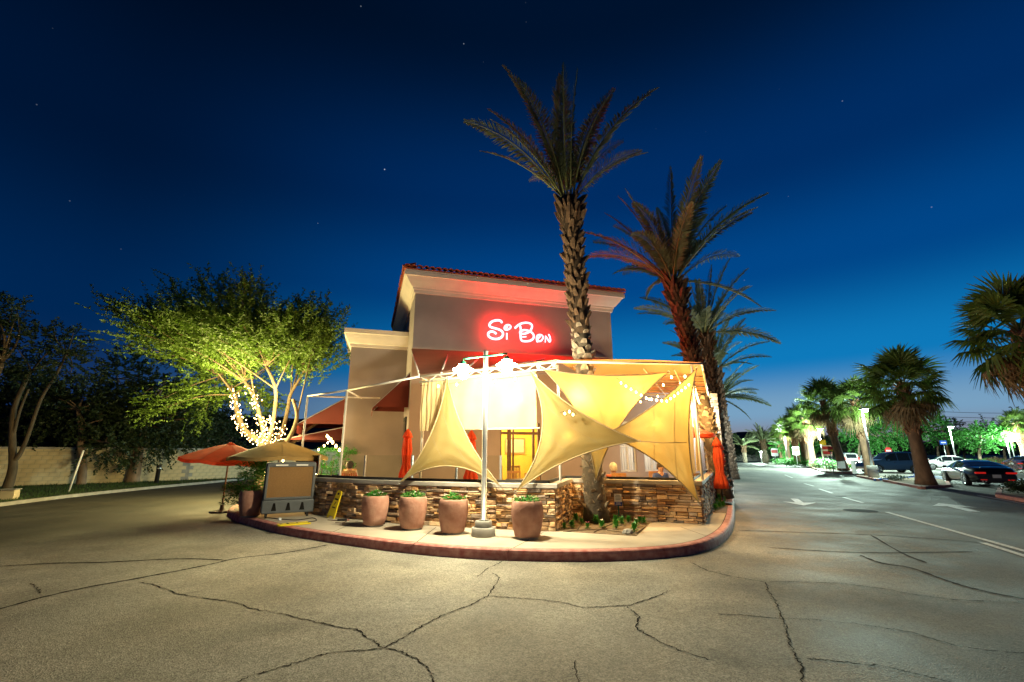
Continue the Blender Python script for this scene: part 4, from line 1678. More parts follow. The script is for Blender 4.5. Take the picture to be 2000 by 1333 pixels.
chair0, table0 = make_chair(), make_table()
sets = [((2.55, 13.3), 'right of the palm trunk'), ((4.45, 13.3), 'under the right ochre sail'), ((.3, 13.6), 'behind the large tan sail'),
        ((-5.2, 15.3), 'behind the left glass')]
first = True
for (x, y), where in sets:
    t_ = table0 if first else copy_tree(table0)
    t_.location = (x, y, .15)
    t_.rotation_euler.z = R(17)
    tag(t_, 'square dark patio table ' + where, 'table', 'patio tables')
    for k, (dx, dy, rz, wd) in enumerate(((0, .62, 0, 'far side'), (0, -.62, math.pi, 'near side'))):
        c_ = chair0 if (first and k == 0) else copy_tree(chair0)
        v = Matrix.Rotation(R(17), 3, 'Z') @ Vector((dx, dy, 0))
        c_.location = (x + v.x, y + v.y, .15)
        c_.rotation_euler.z = R(17) + rz
        tag(c_, 'slatted chair, %s of the table %s' % (wd, where), 'chair', 'patio chairs')
    first = False
# chairs and picture in the lit room
for k, (s, d) in enumerate(((fac_s(985), 1.2), (fac_s(1020), 1.1))):
    c_ = copy_tree(chair0)
    p = fac_pt(s, d, .2)
    c_.location = p
    c_.rotation_euler.z = R(17) + math.pi
    tag(c_, ('slatted chair at the left inside the lit yellow room', 'slatted chair in the middle of the lit yellow room')[k], 'chair', 'room chairs')
pic = thing('framed_picture', 'wooden framed picture on the yellow wall inside the lit room', 'picture')
pp = fac_pt(fac_s(1034) + .55, 3.54, 1.95)
MB().box(pp, (.95, .03, .72), (BA, BB, UP)).build('frame', m_chair, pic)
MB().box(pp - BB * .019, (.80, .012, .57), (BA, BB, UP)).build('print', m_picture, pic)
pic = thing('framed_picture', 'small narrow picture left of the larger one inside the lit room', 'picture')
pp = fac_pt(fac_s(1006) + .3, 3.54, 1.75)
MB().box(pp, (.32, .03, .6), (BA, BB, UP)).build('frame', m_chair, pic)
MB().box(pp - BB * .019, (.24, .012, .5), (BA, BB, UP)).build('print', m_picture, pic)


def skin_mesh(name, verts, edges, radii, mat, parent, loc=None):
    me = bpy.data.meshes.new(name)
    me.from_pydata(verts, edges, [])
    me.materials.append(mat)
    o = link(name, me, parent, loc)
    m = o.modifiers.new('skin', 'SKIN')
    m.use_smooth_shade = True
    for i, sv in enumerate(me.skin_vertices[0].data):
        rr = radii[i]
        sv.radius = rr if isinstance(rr, tuple) else (rr, rr)
        sv.use_root = i == 0
    o.modifiers.new('sub', 'SUBSURF').render_levels = 2
    return o


def diner(label, loc, rz, shirt, hair, lean=.05):
    """seated figure facing local -y: pelvis on a 0.47 m seat"""
    t = thing('person', label, 'person', loc, rz, 'diners on the patio')
    t.scale = (.9, .9, .9)
    V = [(0, .02, .54), (0, .03, .72), (0, .03 - lean, .92), (0, .02 - lean, 1.01), (0, .0 - lean, 1.07), (0, -.015 - lean, 1.15), (0, -.02 - lean, 1.24)]
    rad = [(.16, .13), (.145, .11), (.17, .115), (.085, .075), (.065, .065), (.095, .105), (.10, .115)]
    E = [(0, 1), (1, 2), (2, 3), (3, 4), (4, 5), (5, 6)]

    def chain(start, pts, rr):
        p = start
        for q, r_ in zip(pts, rr):
            V.append(q)
            rad.append(r_)
            E.append((p, len(V) - 1))
            p = len(V) - 1
    for s in (-1, 1):
        chain(2, [(s * .20, .02 - lean, .95), (s * .25, -.02, .74), (s * .17, -.26, .76), (s * .13, -.36, .775)], [.055, .045, .035, .03])
        chain(0, [(s * .10, -.08, .54), (s * .11, -.44, .53), (s * .11, -.45, .12), (s * .11, -.57, .05)], [.095, .07, .045, .04])
    body = skin_mesh('body', V, E, rad, m_skin, t)
    V2 = [(0, .02, .50), (0, .03, .72), (0, .03 - lean, .92), (0, .02 - lean, 1.03)]
    r2 = [(.185, .155), (.17, .135), (.195, .135), (.10, .09)]
    E2_ = [(0, 1), (1, 2), (2, 3)]
    for s in (-1, 1):
        V2 += [(s * .20, .02 - lean, .95), (s * .245, -.005, .76)]
        r2 += [.085, .072]
        k = len(V2)
        E2_ += [(2, k - 2), (k - 2, k - 1)]
    skin_mesh('shirt', V2, E2_, r2, shirt, t)
    hm = MB()
    hm.grid(lambda u, v: Vector((.112 * math.sin(v * 2.0) * math.cos(u * 6.283), -.005 - lean + .128 * math.sin(v * 2.0) * math.sin(u * 6.283) + .015, 1.235 + .128 * math.cos(v * 2.0) - (.06 if math.sin(u * 6.283) > .2 and v > .7 else 0))), 20, 8)
    hm.build('hair', hair, t, True)
    fm = MB()
    fm.add([(-.014, -.12 - lean, 1.185), (.014, -.12 - lean, 1.185), (0, -.150 - lean, 1.19), (0, -.122 - lean, 1.235)], [(0, 2, 3), (2, 1, 3), (0, 1, 2)])
    fm.build('nose', m_skin, t)
    em = MB()
    for s in (-1, 1):
        em.lathe([(.003, -.006), (.010, 0), (.003, .006)], (s * .036, -.118 - lean, 1.225), 8)
    em.build('eye', m_hair_dk, t)
    return t


m_shirt_o = MAT('rust_shirt', (.36, .07, .03), .85, .1, 8)
m_shirt_w = MAT('white_shirt', (.62, .58, .52), .85, .1, 8)
m_shirt_b = MAT('blue_shirt', (.04, .08, .30), .85, .1, 8)
v = Matrix.Rotation(R(17), 3, 'Z') @ Vector((0, .58, 0))
diner('seated person with fair hair in a rust shirt right of the near palm', (2.55 - v.x, 13.3 - v.y, .15), R(17) + math.pi, m_shirt_o, m_hair)
diner('seated person with dark hair and blue shirt below the ochre sail', (4.45 + v.x, 13.3 + v.y, .15), R(17), m_shirt_b, m_hair_dk)
diner('seated person in rust shirt behind the glass at the left end', (-5.2 - v.x, 15.3 - v.y, .15), R(17) + math.pi, m_shirt_o, m_hair_dk)
diner('seated person in white shirt facing out at the left end table', (-5.2 + v.x, 15.3 + v.y, .15), R(17), m_shirt_w, m_hair_dk)

# ------------------------------------------------------------------ bed plants, drip lines, small lawn sign
def bed_plant(p, s, seedv, lab, flower=None):
    r = random.Random(seedv)
    t = thing('bedding_plant', lab, 'bedding plant', p, r.uniform(0, 6), 'young bedding plants')
    lm = MB()
    for k in range(30):
        a = 2.4 * k + r.uniform(-.3, .3)
        z = .015 + .075 * s * k / 30
        el = .3 + .9 * k / 30
        d = Vector((math.cos(a) * math.cos(el), math.sin(a) * math.cos(el), math.sin(el)))
        sd = Vector((-math.sin(a), math.cos(a), 0)) * .024 * s
        L = .085 * s * r.uniform(.8, 1.2)
        q = Vector((0, 0, z))
        lm.add([q, q + d * L * .5 + sd, q + d * L - UP * .02, q + d * L * .5 - sd], [(0, 1, 2, 3)])
    tag(lm.build('leaves', m_leaf_bright, t), kind='stuff')
    MB().tube([(0, 0, -.01), (0, 0, .09 * s)], .006, 5).build('stem', m_rachis, t)
    if flower:
        fm = MB()
        blossom(fm, Vector((0, 0, .125 * s)), .04, r)
        fm.build('flower', flower, t)


plants = [(1102, 1034, .9, 0), (1125, 1020, 1.3, 0), (1117, 1033, 1.25, 0), (1136, 1026, 1.0, 0), (1148, 1035, 1.0, 1), (1165, 1024, 1.35, 0), (1176, 1033, 1.2, 2), (1182, 1021, 1.1, 1),
          (1203, 1034, 1.3, 0), (1203, 1023, 1.3, 0), (1215, 1026, 1.25, 0), (1228, 1022, 1.15, 0), (1239, 1040, 1.25, 0), (1243, 1030, 1.2, 2), (1250, 1023, 1.1, 1), (1258, 1024, 1.0, 0)]
order = 'first second third fourth fifth sixth seventh eighth ninth tenth eleventh twelfth thirteenth fourteenth fifteenth sixteenth'.split()
idxs = sorted(range(len(plants)), key=lambda k: plants[k][0])
rank = {k: i for i, k in enumerate(idxs)}
for k, (px, py, s, f) in enumerate(plants):
    bed_plant(G(px, py, .157), s, 60 + k, 'small green bedding plant, %s from the left in the palm bed' % order[rank[k]], (None, m_flower_pink, m_flower_white)[f])
for k, (a, b) in enumerate((((1100, 1038), (1186, 1034)), ((1160, 1040), (1205, 1019)), ((1128, 1035), (1140, 1018)), ((1186, 1036), (1236, 1044)), ((1244, 1042), (1262, 1028)), ((1138, 1022), (1200, 1019)))):
    tag(MB().tube([G(*a, .165), lerp(G(*a, .165), G(*b, .165), .5) + UP * .008, G(*b, .165)], .009, 6).build('drip_line', m_bark, None, True),
        ('brown drip line across the front of the palm bed', 'brown drip line slanting back towards the small sign', 'short brown drip line left of the palm foot', 'brown drip line at the front right of the palm bed',
         'brown drip line at the right edge of the palm bed', 'brown drip line just before the palm foot')[k], 'drip line', 'drip lines')
rk = MB()
rr_ = random.Random(5)
rk.lathe([(.085, 0), (.10, .03), (.08, .07), (.03, .09)], n=9, fold=lambda a, i, z: 1 + .25 * math.sin(3 * a + i))
tag(rk.build('rock', m_conc_g, None, False, G(1226, 1043, .157)), 'single grey rock at the front right of the palm bed', 'rock')
t = thing('yard_sign', 'small white and blue yard sign on a green stake beside the palm', 'yard sign', G(1209, 1016, .157), R(-8))
MB().box((0, 0, .17), (.03, .012, .34)).build('stake', m_green, t)
MB().box((0, -.012, .43), (.165, .008, .25)).build('board', m_sign_white, t)
MB().box((0, -.0175, .345), (.165, .004, .08)).build('blue_band', m_sign_blue, t)
tx = MB()
for k, w in enumerate((.09, .12, .12, .11)):
    tx.box((0, -.0172, .525 - .03 * k), (w, .003, .008))
tx.build('print_line', m_grey_plastic, t)
tx = MB()
tx.box((0, -.021, .36), (.10, .003, .016))
tx.box((0, -.021, .33), (.12, .003, .010))
tx.build('print_line', m_sign_white, t)
for k, d in enumerate((2.6, 3.1, 3.5, 4.1, 4.6, 5.3, 6.0, 6.8, 7.6, 8.6)):
    p = WC + WD * d + UD * (.24 + .1 * ((k * 7) % 3 - 1) * .8)
    bed_plant(Vector((p.x, p.y, .157)), 1.3, 90 + k, 'green bedding plant, %s from the corner in the strip along the patio side' % order[k], (None, None, m_flower_pink)[k % 3])
# shrubs inside the left end of the patio
for k, (px, Y, lab) in enumerate(((622, 17.4, 'tall lit green shrub behind the glass, left of the frame post'), (645, 17.0, 'bright green shrub in the middle behind the left glass'), (675, 17.6, 'bright green shrub against the wing wall'))):
    r = random.Random(200 + k)
    p = at(px, 930, Y)
    t = thing('patio_shrub', lab, 'shrub', (p.x, Y, .15), 0, 'patio shrubs')
    lm = MB()
    for q in range(22):
        a, rr_ = r.uniform(0, 6.28), .34 * math.sqrt(r.random())
        zz = r.uniform(.1, 1.6)
        rr_ *= 1.25 - .45 * zz
        leaf_clump(lm, (rr_ * math.cos(a), rr_ * math.sin(a), zz), r.uniform(.1, .24), r.uniform(.12, .3), 46, .09, r, .9)
    tag(lm.build('leaves', m_leaf_bright, t), kind='stuff')
    for q in range(4):
        a = r.uniform(0, 6.28)
        MB().tube([(0, 0, 0), (.1 * math.cos(a), .1 * math.sin(a), .7), (.25 * math.cos(a), .25 * math.sin(a), 1.4)], [.016, .012, .006], 6).build('stem', m_bark, t)

# ------------------------------------------------------------------ date palms
def frond_mesh(seedv, th0, droop, L=4.2, pairs=92, twist=0.0, roll=0.0):
    """arching feather leaf starting at the origin, heading +x at elevation th0"""
    r = random.Random(seedv)
    N = 22
    P, th = [Vector((0, 0, 0))], th0
    for i in range(N):
        t = (i + 1) / N
        th = th0 - droop * t ** 1.5
        P.append(P[-1] + Vector((math.cos(th), math.sin(twist) * .25 * t, math.sin(th))) * (L / N))
    mb = MB()
    mb.tube(P, [.032 * (1 - .86 * i / N) + .003 for i in range(N + 1)], 5, mi=1)
    for k in range(pairs):
        t = .13 + .87 * (k + .5) / pairs
        f = t * N
        i = min(int(f), N - 1)
        p = lerp(P[i], P[i + 1], f - i)
        d = (P[i + 1] - P[i]).normalized()
        nrm = Vector((-d.z, 0, d.x))
        env = math.sin(math.pi * min(1, (t - .08) / .92 * .80 + .17)) ** .8
        for s in (-1, 1):
            ll = .56 * env * r.uniform(.8, 1.1)
            fwd = lerp(.42, .95, t) + r.uniform(-.1, .1)
            sv = Vector((0, 1, 0)) * math.cos(roll * t ** .4) + nrm * math.sin(roll * t ** .4)
            nv = nrm * math.cos(roll * t ** .4) - Vector((0, 1, 0)) * math.sin(roll * t ** .4)
            dr = (d * fwd + sv * s * r.uniform(.65, .95) + nv * r.uniform(.0, .35)).normalized()
            w = d * .030 + nv * .012
            tip = p + dr * ll - UP * ll * r.uniform(.02, .16)
            m_ = p + dr * ll * .45
            mb.add([p, m_ + w, tip, m_ - w], [(0, 1, 2, 3)], 0)
    return mb.mesh('frond', [m_date_leaf, m_rachis])


F_ANG = [(88, 14), (80, 26), (69, 34), (58, 42), (46, 48), (28, 48), (6, 42), (-20, 30)]
fronds = [[frond_mesh(300 + 10 * i + j, R(a), R(d), 4.3 if a > 30 else 3.8, 92, (j - .5), (.75, -.75)[j]) for j in range(2)] for i, (a, d) in enumerate(F_ANG)]


def boot_mesh(name, h, w, out, mat):
    """old leaf base: shield shaped scale leaning out of the trunk, local x outward"""
    v = [(-.02, -w / 2, -h * .35), (-.02, w / 2, -h * .35), (out * .55, -w * .42, h * .15), (out * .55, w * .42, h * .15),
         (out, -w * .25, h * .62), (out, w * .25, h * .62), (out * .55, -w * .25, h * .60), (out * .55, w * .25, h * .60), (-.02, -w * .4, h * .3), (-.02, w * .4, h * .3)]
    f = [(0, 1, 3, 2), (2, 3, 5, 4), (4, 5, 7, 6), (6, 7, 9, 8), (0, 2, 8), (2, 4, 6), (2, 6, 8), (1, 9, 3), (3, 7, 5), (3, 9, 7)]
    return MB().add(v, f), mat, name


bg_, _, _ = boot_mesh('g', .16, .20, .085, m_boot_grey)
bb_, _, _ = boot_mesh('b', .24, .13, .13, m_boot_brown)
bt_, _, _ = boot_mesh('t', .42, .11, .22, m_boot_brown)
boot_grey, boot_brown, boot_top = bg_.mesh('leaf_base', m_boot_grey), bb_.mesh('leaf_base', m_boot_brown), bt_.mesh('leaf_base', m_boot_brown)


def date_palm(label, base, top, r0, flist, seedv, singles=0, gray_to=.56, scale=1.0, group='date palms', dead=4):
    r = random.Random(seedv)
    t = thing('date_palm', label, 'palm tree', base, 0, group)
    H = top - base
    N = 30
    spine = [H * (i / N) + Vector((H.x, H.y, 0)) * (.25 * ((i / N) ** 2 - i / N)) for i in range(N + 1)]

    def rad(u):
        k = r0 * (1.0 - .12 * u)
        k *= 1 + .38 * math.exp(-u * 22)
        if u > gray_to:
            k *= 1.06 + .22 * math.exp(-((u - .93) / .05) ** 2)
        return k
    trunk = MB()
    i_split = int(N * gray_to)
    trunk.tube(spine[:i_split + 1], [rad(i / N) for i in range(i_split + 1)], 20, mi=0)
    trunk.tube(spine[i_split:], [rad(i / N) for i in range(i_split, N + 1)], 20, mi=1)
    tr = trunk.build('trunk', [m_palm_grey, m_palm_brown], t, True)
    # old leaf bases in a spiral
    spots = []
    z, k = .025, 0
    Ht = H.length
    while z < .99:
        a = k * 2.39996 + r.uniform(-.1, .1)
        u = z
        f = u * N
        i = min(int(f), N - 1)
        p = lerp(spine[i], spine[i + 1], f - i)
        spots.append((u, a, p, rad(u)))
        step = .0165 if u < gray_to else .0125
        z += step * 8.2 / Ht * (.40 / 2.0) * (r0 / .25) ** -1
        k += 1
    # single objects for those that face the camera and show largest
    order_ = sorted(range(len(spots)), key=lambda q: (math.cos(spots[q][1] - math.atan2(-base.y, -base.x))), reverse=True)
    single = set(order_[:singles])
    joined = [MB(), MB()]
    for q, (u, a, p, rr) in enumerate(spots):
        top_zone = u > .90
        src, me = ((bg_, boot_grey) if u < gray_to else ((bt_, boot_top) if top_zone else (bb_, boot_brown)))
        if r.random() < .10:
            continue
        sc = r.uniform(.62, 1.35) * (r0 / .25) * (.8 if u < .16 else 1.0)
        M = Matrix.Translation(p) @ Matrix.Rotation(a, 4, 'Z') @ Matrix.Rotation(r.uniform(-.3, .3), 4, 'X') @ Matrix.Translation((rr * .97, 0, 0)) @ Matrix.Rotation(r.uniform(-.3, .2), 4, 'Y') @ Matrix.Scale(sc, 4)
        if q in single:
            link('leaf_base', me, tr, mat=M)
        else:
            mb = joined[0 if u < gray_to else 1]
            mb.add([M @ Vector(v) for v in src.v], src.f)
    for mb, m_ in zip(joined, (m_boot_grey, m_boot_brown)):
        if mb.v:
            tag(mb.build('leaf_bases', m_, tr), kind='stuff')
    for az, ai, j, sc in flist:
        M = Matrix.Translation(spine[-1] + UP * r.uniform(-.15, .05)) @ Matrix.Rotation(az, 4, 'Z') @ Matrix.Rotation(r.uniform(-.13, .13), 4, 'X') @ Matrix.Translation((.12, 0, 0)) @ Matrix.Scale(sc * scale, 4)
        link('frond', fronds[ai][j], t, mat=M)
    return t


def rand_fronds(seedv, n, bias=None):
    r = random.Random(seedv)
    out = []
    for k in range(n):
        ai = min(7, int(r.triangular(0, 7.2, 4.3)))
        out.append((k * 2.39996 + r.uniform(-.2, .2), ai, r.randint(0, 1), r.uniform(.85, 1.08)))
    return out


pa_base = Vector((1.85, 10.72, .15))
pa_top = at(1110, 388, 10.75)
AZ = lambda d: R(d)            # 0 = right of the picture, 180 = left, 270 = towards the camera
main_fronds = [(AZ(90), 0, 0, 1.08), (AZ(175), 1, 1, 1.01), (AZ(185), 3, 0, 0.82), (AZ(190), 4, 1, 0.59), (AZ(5), 2, 0, 0.95), (AZ(-5), 3, 1, 0.59), (AZ(20), 1, 0, 0.97), (AZ(170), 2, 1, 0.78), (AZ(140), 1, 0, 0.80),
               (AZ(197), 3, 1, 0.64), (AZ(12), 2, 1, 0.74), (AZ(-15), 4, 0, 0.51), (AZ(100), 2, 0, 0.87), (AZ(60), 2, 1, 0.82), (AZ(250), 0, 1, 0.87), (AZ(120), 3, 0, 0.61), (AZ(300), 1, 0, 0.72), (AZ(215), 1, 0, 0.82), (AZ(330), 1, 1, 0.77)]
date_palm('tall date palm nearest the camera in the bed before the stone wall', pa_base, pa_top, .222, main_fronds, 11, singles=300)


def strip_pt(Y, off=.27):
    p = WC + WD * ((Y - WC.y) / WD.y) + UD * off
    return Vector((p.x, p.y, .155))


pb = strip_pt(16.4)
date_palm('second date palm of the row along the patio side', pb, at(1313, 548, 16.0), .25, rand_fronds(21, 30), 21, 0, .5, .95)
pc2 = strip_pt(22.0)
date_palm('third date palm of the row along the patio side', pc2, at(1376, 652, 21.8), .25, rand_fronds(22, 28), 22, 0, .55, .85)
pd_ = strip_pt(28.5, .6)
date_palm('fourth date palm of the row along the patio side', pd_, at(1394, 722, 28.5), .27, rand_fronds(23, 28), 23, 0, .6, .85)
pe = strip_pt(37, .6)
date_palm('fifth and furthest date palm of the row along the patio side', pe, at(1404, 778, 37), .27, rand_fronds(24, 26), 24, 0, .6, .9)
for k, (px, py, Y, lab) in enumerate(((1452, 872, 95, 'distant short date palm at the end of the road'), (1490, 862, 88, 'distant date palm right of the road end'))):
    p = at(px, py, Y)
    date_palm(lab, Vector((p.x, Y, 0)), p, .35, rand_fronds(30 + k, 26), 30 + k, 0, .6, .8, 'distant date palms')

# ------------------------------------------------------------------ fan palms
def fan_leaf(seedv, droop, mat, L_pet=1.0, rad=.95):
    r = random.Random(seedv)
    mb = MB()
    mb.tube([(0, 0, 0), (L_pet * .5, 0, -.02), (L_pet, 0, -.10 * droop)], [.022, .016, .012], 5, mi=1)
    n = 30
    c = Vector((L_pet, 0, -.10 * droop))
    for k in range(n):
        a = R(-128 + 256 * (k + .5) / n) + r.uniform(-.03, .03)
        ll = rad * (1.0 - .18 * abs(a) / R(128)) * r.uniform(.88, 1.08)
        d = Vector((math.cos(a), math.sin(a), .12 * math.cos(a * 2)))
        s = Vector((-math.sin(a), math.cos(a), 0)) * (ll * .58 * R(256) / n * .5)
        m1 = c + d * ll * .55 - UP * (.06 * droop)
        zf = .02 if k % 2 else -.02
        tip = c + d * ll * .93 - UP * (ll * .42 * droop * r.uniform(.6, 1.3))
        mb.add([c, m1 + s + UP * zf, m1 - s - UP * zf], [(0, 1, 2)], 0)
        mb.add([m1 + s + UP * zf, tip + s * .12, tip - s * .12, m1 - s - UP * zf], [(0, 1, 2, 3)], 0)
    return mb.mesh('fan_leaf', [mat, m_rachis])


fan_g = [fan_leaf(400 + k, d, m_fan_leaf) for k, d in enumerate((.5, .9, 1.3, 1.6))]
fan_d = [fan_leaf(410 + k, d, m_fan_dry) for k, d in enumerate((1.6, 2.0))]
fboot = MB().add([(-.02, -.06, -.1), (-.02, .06, -.1), (.07, -.035, .08), (.07, .035, .08), (.13, -.045, .30), (.13, .045, .30), (.10, -.03, .30), (.10, .03, .30), (0, -.03, .1), (0, .03, .1)],
                 [(0, 1, 3, 2), (2, 3, 5, 4), (4, 5, 7, 6), (6, 7, 9, 8), (0, 2, 8), (2, 4, 6, 8), (1, 9, 3), (3, 9, 7, 5)])


def fan_palm(label, base, H, r0, seedv, n=46, sc=1.0, single=True, group='fan palms along the car park', lean=(0, 0)):
    r = random.Random(seedv)
    t = thing('fan_palm', label, 'palm tree', base, 0, group)
    N = 16
    sp = [Vector((lean[0] * (i / N), lean[1] * (i / N), H * i / N)) for i in range(N + 1)]
    rad = lambda u: r0 * (1.0 - .42 * u + .40 * math.exp(-u * 12) + (.03 if u > .45 else 0))
    tr = MB().tube(sp, [rad(i / N) for i in range(N + 1)], 18).build('trunk', m_fan_bark, t, True)
    bm_ = MB()
    u, k = .48, 0
    while u < .99:
        a = k * 2.39996
        p = Vector((lean[0] * u, lean[1] * u, H * u))
        M = Matrix.Translation(p) @ Matrix.Rotation(a, 4, 'Z') @ Matrix.Rotation(r.uniform(-.55, .55), 4, 'X') @ Matrix.Translation((rad(u) * .96, 0, 0)) @ Matrix.Scale(r.uniform(.9, 1.4) * r0 / .36, 4)
        bm_.add([M @ Vector(v) for v in fboot.v], fboot.f)
        u += .0105 * (5.0 / H) * .55
        k += 1
    tag(bm_.build('leaf_bases', m_fan_boot, tr), kind='stuff')
    crown = [MB(), MB(), MB()] if not single else None
    for k in range(n):
        q = k / n
        el = lerp(84, -50, q ** .9) + r.uniform(-7, 7)
        az = k * 2.39996 + r.uniform(-.2, .2)
        dry = el < -28
        gi = 0 if el > 45 else 1 if el > 10 else 2 if el > -15 else 3
        me = r.choice(fan_d) if dry else fan_g[gi]
        M = (Matrix.Translation(sp[-1] - UP * (.25 * q * H / 5)) @ Matrix.Rotation(az, 4, 'Z') @ Matrix.Rotation(-R(el), 4, 'Y') @ Matrix.Rotation(r.uniform(-.4, .4), 4, 'X')
             @ Matrix.Translation((r0 * .3, 0, 0)) @ Matrix.Scale(sc * r.uniform(.85, 1.12), 4))
        if single:
            link('fan_leaf', me, t, mat=M)
        else:
            mb = crown[1 if dry else 0]
            mi = [p.material_index for p in me.polygons]
            vv = [M @ v.co for v in me.vertices]
            fs = [tuple(p.vertices) for p in me.polygons]
            mb.add(vv, fs)
    if not single:
        crown[0].build('crown', m_fan_leaf, t)
        if crown[1].v:
            crown[1].build('dry_skirt', m_fan_dry, t)
    return t


def row_pt(Y):
    x = 20.9 + (Y - 24.3) * .4787
    return Vector((x, Y, .12))


fan_palm('large fan palm at the right edge with its trunk cut off by the frame', Vector((20.0, 17.5, .1)), 6.15, .33, 51, 52, 1.25)
fan_palm('large fan palm on the kerbed island left of the black car', row_pt(24.3), 5.0, .34, 52, 52, 1.12, lean=(-.2, 0))
fan_palm('fan palm beside the concrete footed floodlight pole', row_pt(34.2), 5.3, .32, 53, 50, 1.08, lean=(-.3, 0))
fan_palm('fan palm behind the clipped hedge and yellow flowers', row_pt(44.5) + Vector((.3, 0, 0)), 6.4, .37, 54, 46, 1.2, lean=(-.9, 0))
for k, Y in enumerate((57, 63, 72, 84, 97)):
    fan_palm('smaller fan palm, %s in the far end of the row' % ('first', 'second', 'third', 'fourth', 'fifth')[k], row_pt(Y) + Vector((-.6, 0, 0)), 5.6 + .4 * (k % 2), .42, 60 + k, 40, 1.15, False, 'far fan palms')
p = at(1990, 850, 70)
fan_palm('dark fan palm in the far right background', Vector((p.x, 70, 0)), 6.0, .4, 70, 40, 1.2, False, 'far fan palms')

# ------------------------------------------------------------------ broadleaf trees
def limb_path(a, b, r, bend=.15, n=6):
    d = b - a
    side = Vector((r.uniform(-1, 1), r.uniform(-1, 1), r.uniform(-.3, .6))) * d.length * bend
    return [lerp(a, b, k / n) + side * math.sin(math.pi * k / n) for k in range(n + 1)]


def twig_leaves(mb, p, d, L, nl, ls, lw, r, droop=.3):
    """a leafy twig: small blades either side of a drooping shoot"""
    d = d.normalized()
    for k in range(nl):
        t = (k + .5) / nl
        q = p + d * (L * t) - UP * (droop * L * t * t)
        a = r.uniform(0, 6.283)
        v = Vector((math.cos(a), math.sin(a), r.uniform(-.7, .5)))
        v = (v + d * .8).normalized()
        s = v.cross(Vector((r.uniform(-1, 1), r.uniform(-1, 1), r.uniform(-1, 1))))
        if s.length < .05:
            continue
        s = s.normalized() * lw
        l2 = ls * r.uniform(.6, 1.3)
        mb.add([q, q + v * l2 * .5 + s, q + v * l2, q + v * l2 * .5 - s], [(0, 1, 2, 3)])


def broad_tree(label, base, trunk_pts, radii, crowns, seedv, leaf, bark, ntwig, nl, ls, lw, group, twigL=.7, droop=.25, name='leafy_tree', limbs=True, shell=.45):
    """trunk_pts: list of stems (lists of points, local); crowns: ellipsoids (centre, radii)"""
    r = random.Random(seedv)
    t = thing(name, label, 'tree', base, 0, group)
    tk = MB()
    ends = []
    for st, rr in zip(trunk_pts, radii):
        P = smooth_path([Vector(p) for p in st], 4)
        N = len(P)
        tk.tube(P, [lerp(rr[0], rr[1], (i / (N - 1)) ** .8) for i in range(N)], 10)
        ends += [P[-1], P[int(N * .75)]]
    lb = MB()
    fol = MB()
    tot = sum(c[1][0] * c[1][1] * c[1][2] for c in crowns)
    for c, rad in crowns:
        c = Vector(c)
        k_n = int(ntwig * rad[0] * rad[1] * rad[2] / tot) + 1
        src = min(ends, key=lambda e: (e - c).length)
        nlimb = max(3, int(k_n / 26)) if limbs else 0
        tips = []
        for q in range(nlimb):
            v = Vector((r.gauss(0, 1), r.gauss(0, 1), r.gauss(.3, .8))).normalized()
            e = c + Vector((v.x * rad[0], v.y * rad[1], v.z * rad[2])) * r.uniform(.55, .9)
            P = limb_path(src, e, r)
            lb.tube(P, [radii[0][1] * .55 * (1 - .85 * i / 6) + .006 for i in range(7)], 5)
            tips.append(P)
        for q in range(k_n):
            v = Vector((r.gauss(0, 1), r.gauss(0, 1), r.gauss(0, 1))).normalized()
            s = r.uniform(shell, 1.0) ** .6
            lump = 1 + .22 * math.sin(v.x * 5 + seedv) * math.sin(v.y * 4 + 1) + .15 * math.sin(v.z * 7 + seedv)
            p = c + Vector((v.x * rad[0], v.y * rad[1], v.z * rad[2])) * s * lump
            d = (v + Vector((0, 0, .15)) + Vector((r.uniform(-.5, .5), r.uniform(-.5, .5), r.uniform(-.4, .4)))).normalized()
            twig_leaves(fol, p, d, twigL * r.uniform(.6, 1.4), nl, ls, lw, r, droop)
    tk.build('trunk', bark, t, True)
    if lb.v:
        lb.build('limbs', bark, t, True)
    fol.build('crown', leaf, t)
    return t


# the feathery tree wrapped in lights
tb_ = at(512, 930, 19.0)
TB = Vector((tb_.x, 19.0, .15))


def tl(px, py, dy=0.0):
    return at(px, py, 19.0 + dy) - TB


r = random.Random(77)
t = thing('feathery_tree', 'wide feathery tree lit from below with bulbs wrapped round its limbs', 'tree', TB)
fork = tl(512, 868)
stems = [
    [Vector((0, 0, -.05)), tl(512, 900), fork, tl(478, 842, .3), tl(462, 800, .4), tl(458, 772, .5), tl(430, 735, .6)],
    [tl(511, 885), tl(515, 850, -.2), tl(508, 815, -.3), tl(498, 780, -.2), tl(478, 745, -.4)],
    [tl(514, 890), tl(528, 850, -.4), tl(536, 810, -.6), tl(538, 760, -.8), tl(520, 715, -.9)],
    [tl(516, 892), tl(548, 850, .2), tl(562, 800, .3), tl(568, 770, .3), tl(592, 730, .4)],
    [tl(524, 893), tl(562, 860, -.7), tl(580, 815, -.9), tl(572, 780, -1.0)],
    [tl(528, 896), tl(575, 862, .5), tl(602, 838, .7), tl(640, 815, .9)]]
tk = MB()
for k, st in enumerate(stems):
    P = smooth_path(st, 5)
    N = len(P)
    r0 = .21 if k == 0 else .11
    tk.tube(P, [lerp(r0, .055, (i / (N - 1)) ** .7) for i in range(N)], 10)
tk.build('trunk', m_bark, t, True)
lb, fol = MB(), MB()
crown_c, crown_r = tl(468, 690), Vector((4.7, 4.0, 2.95))
src_pts = [st[-1] for st in stems] + [st[-2] for st in stems]
shoots = []
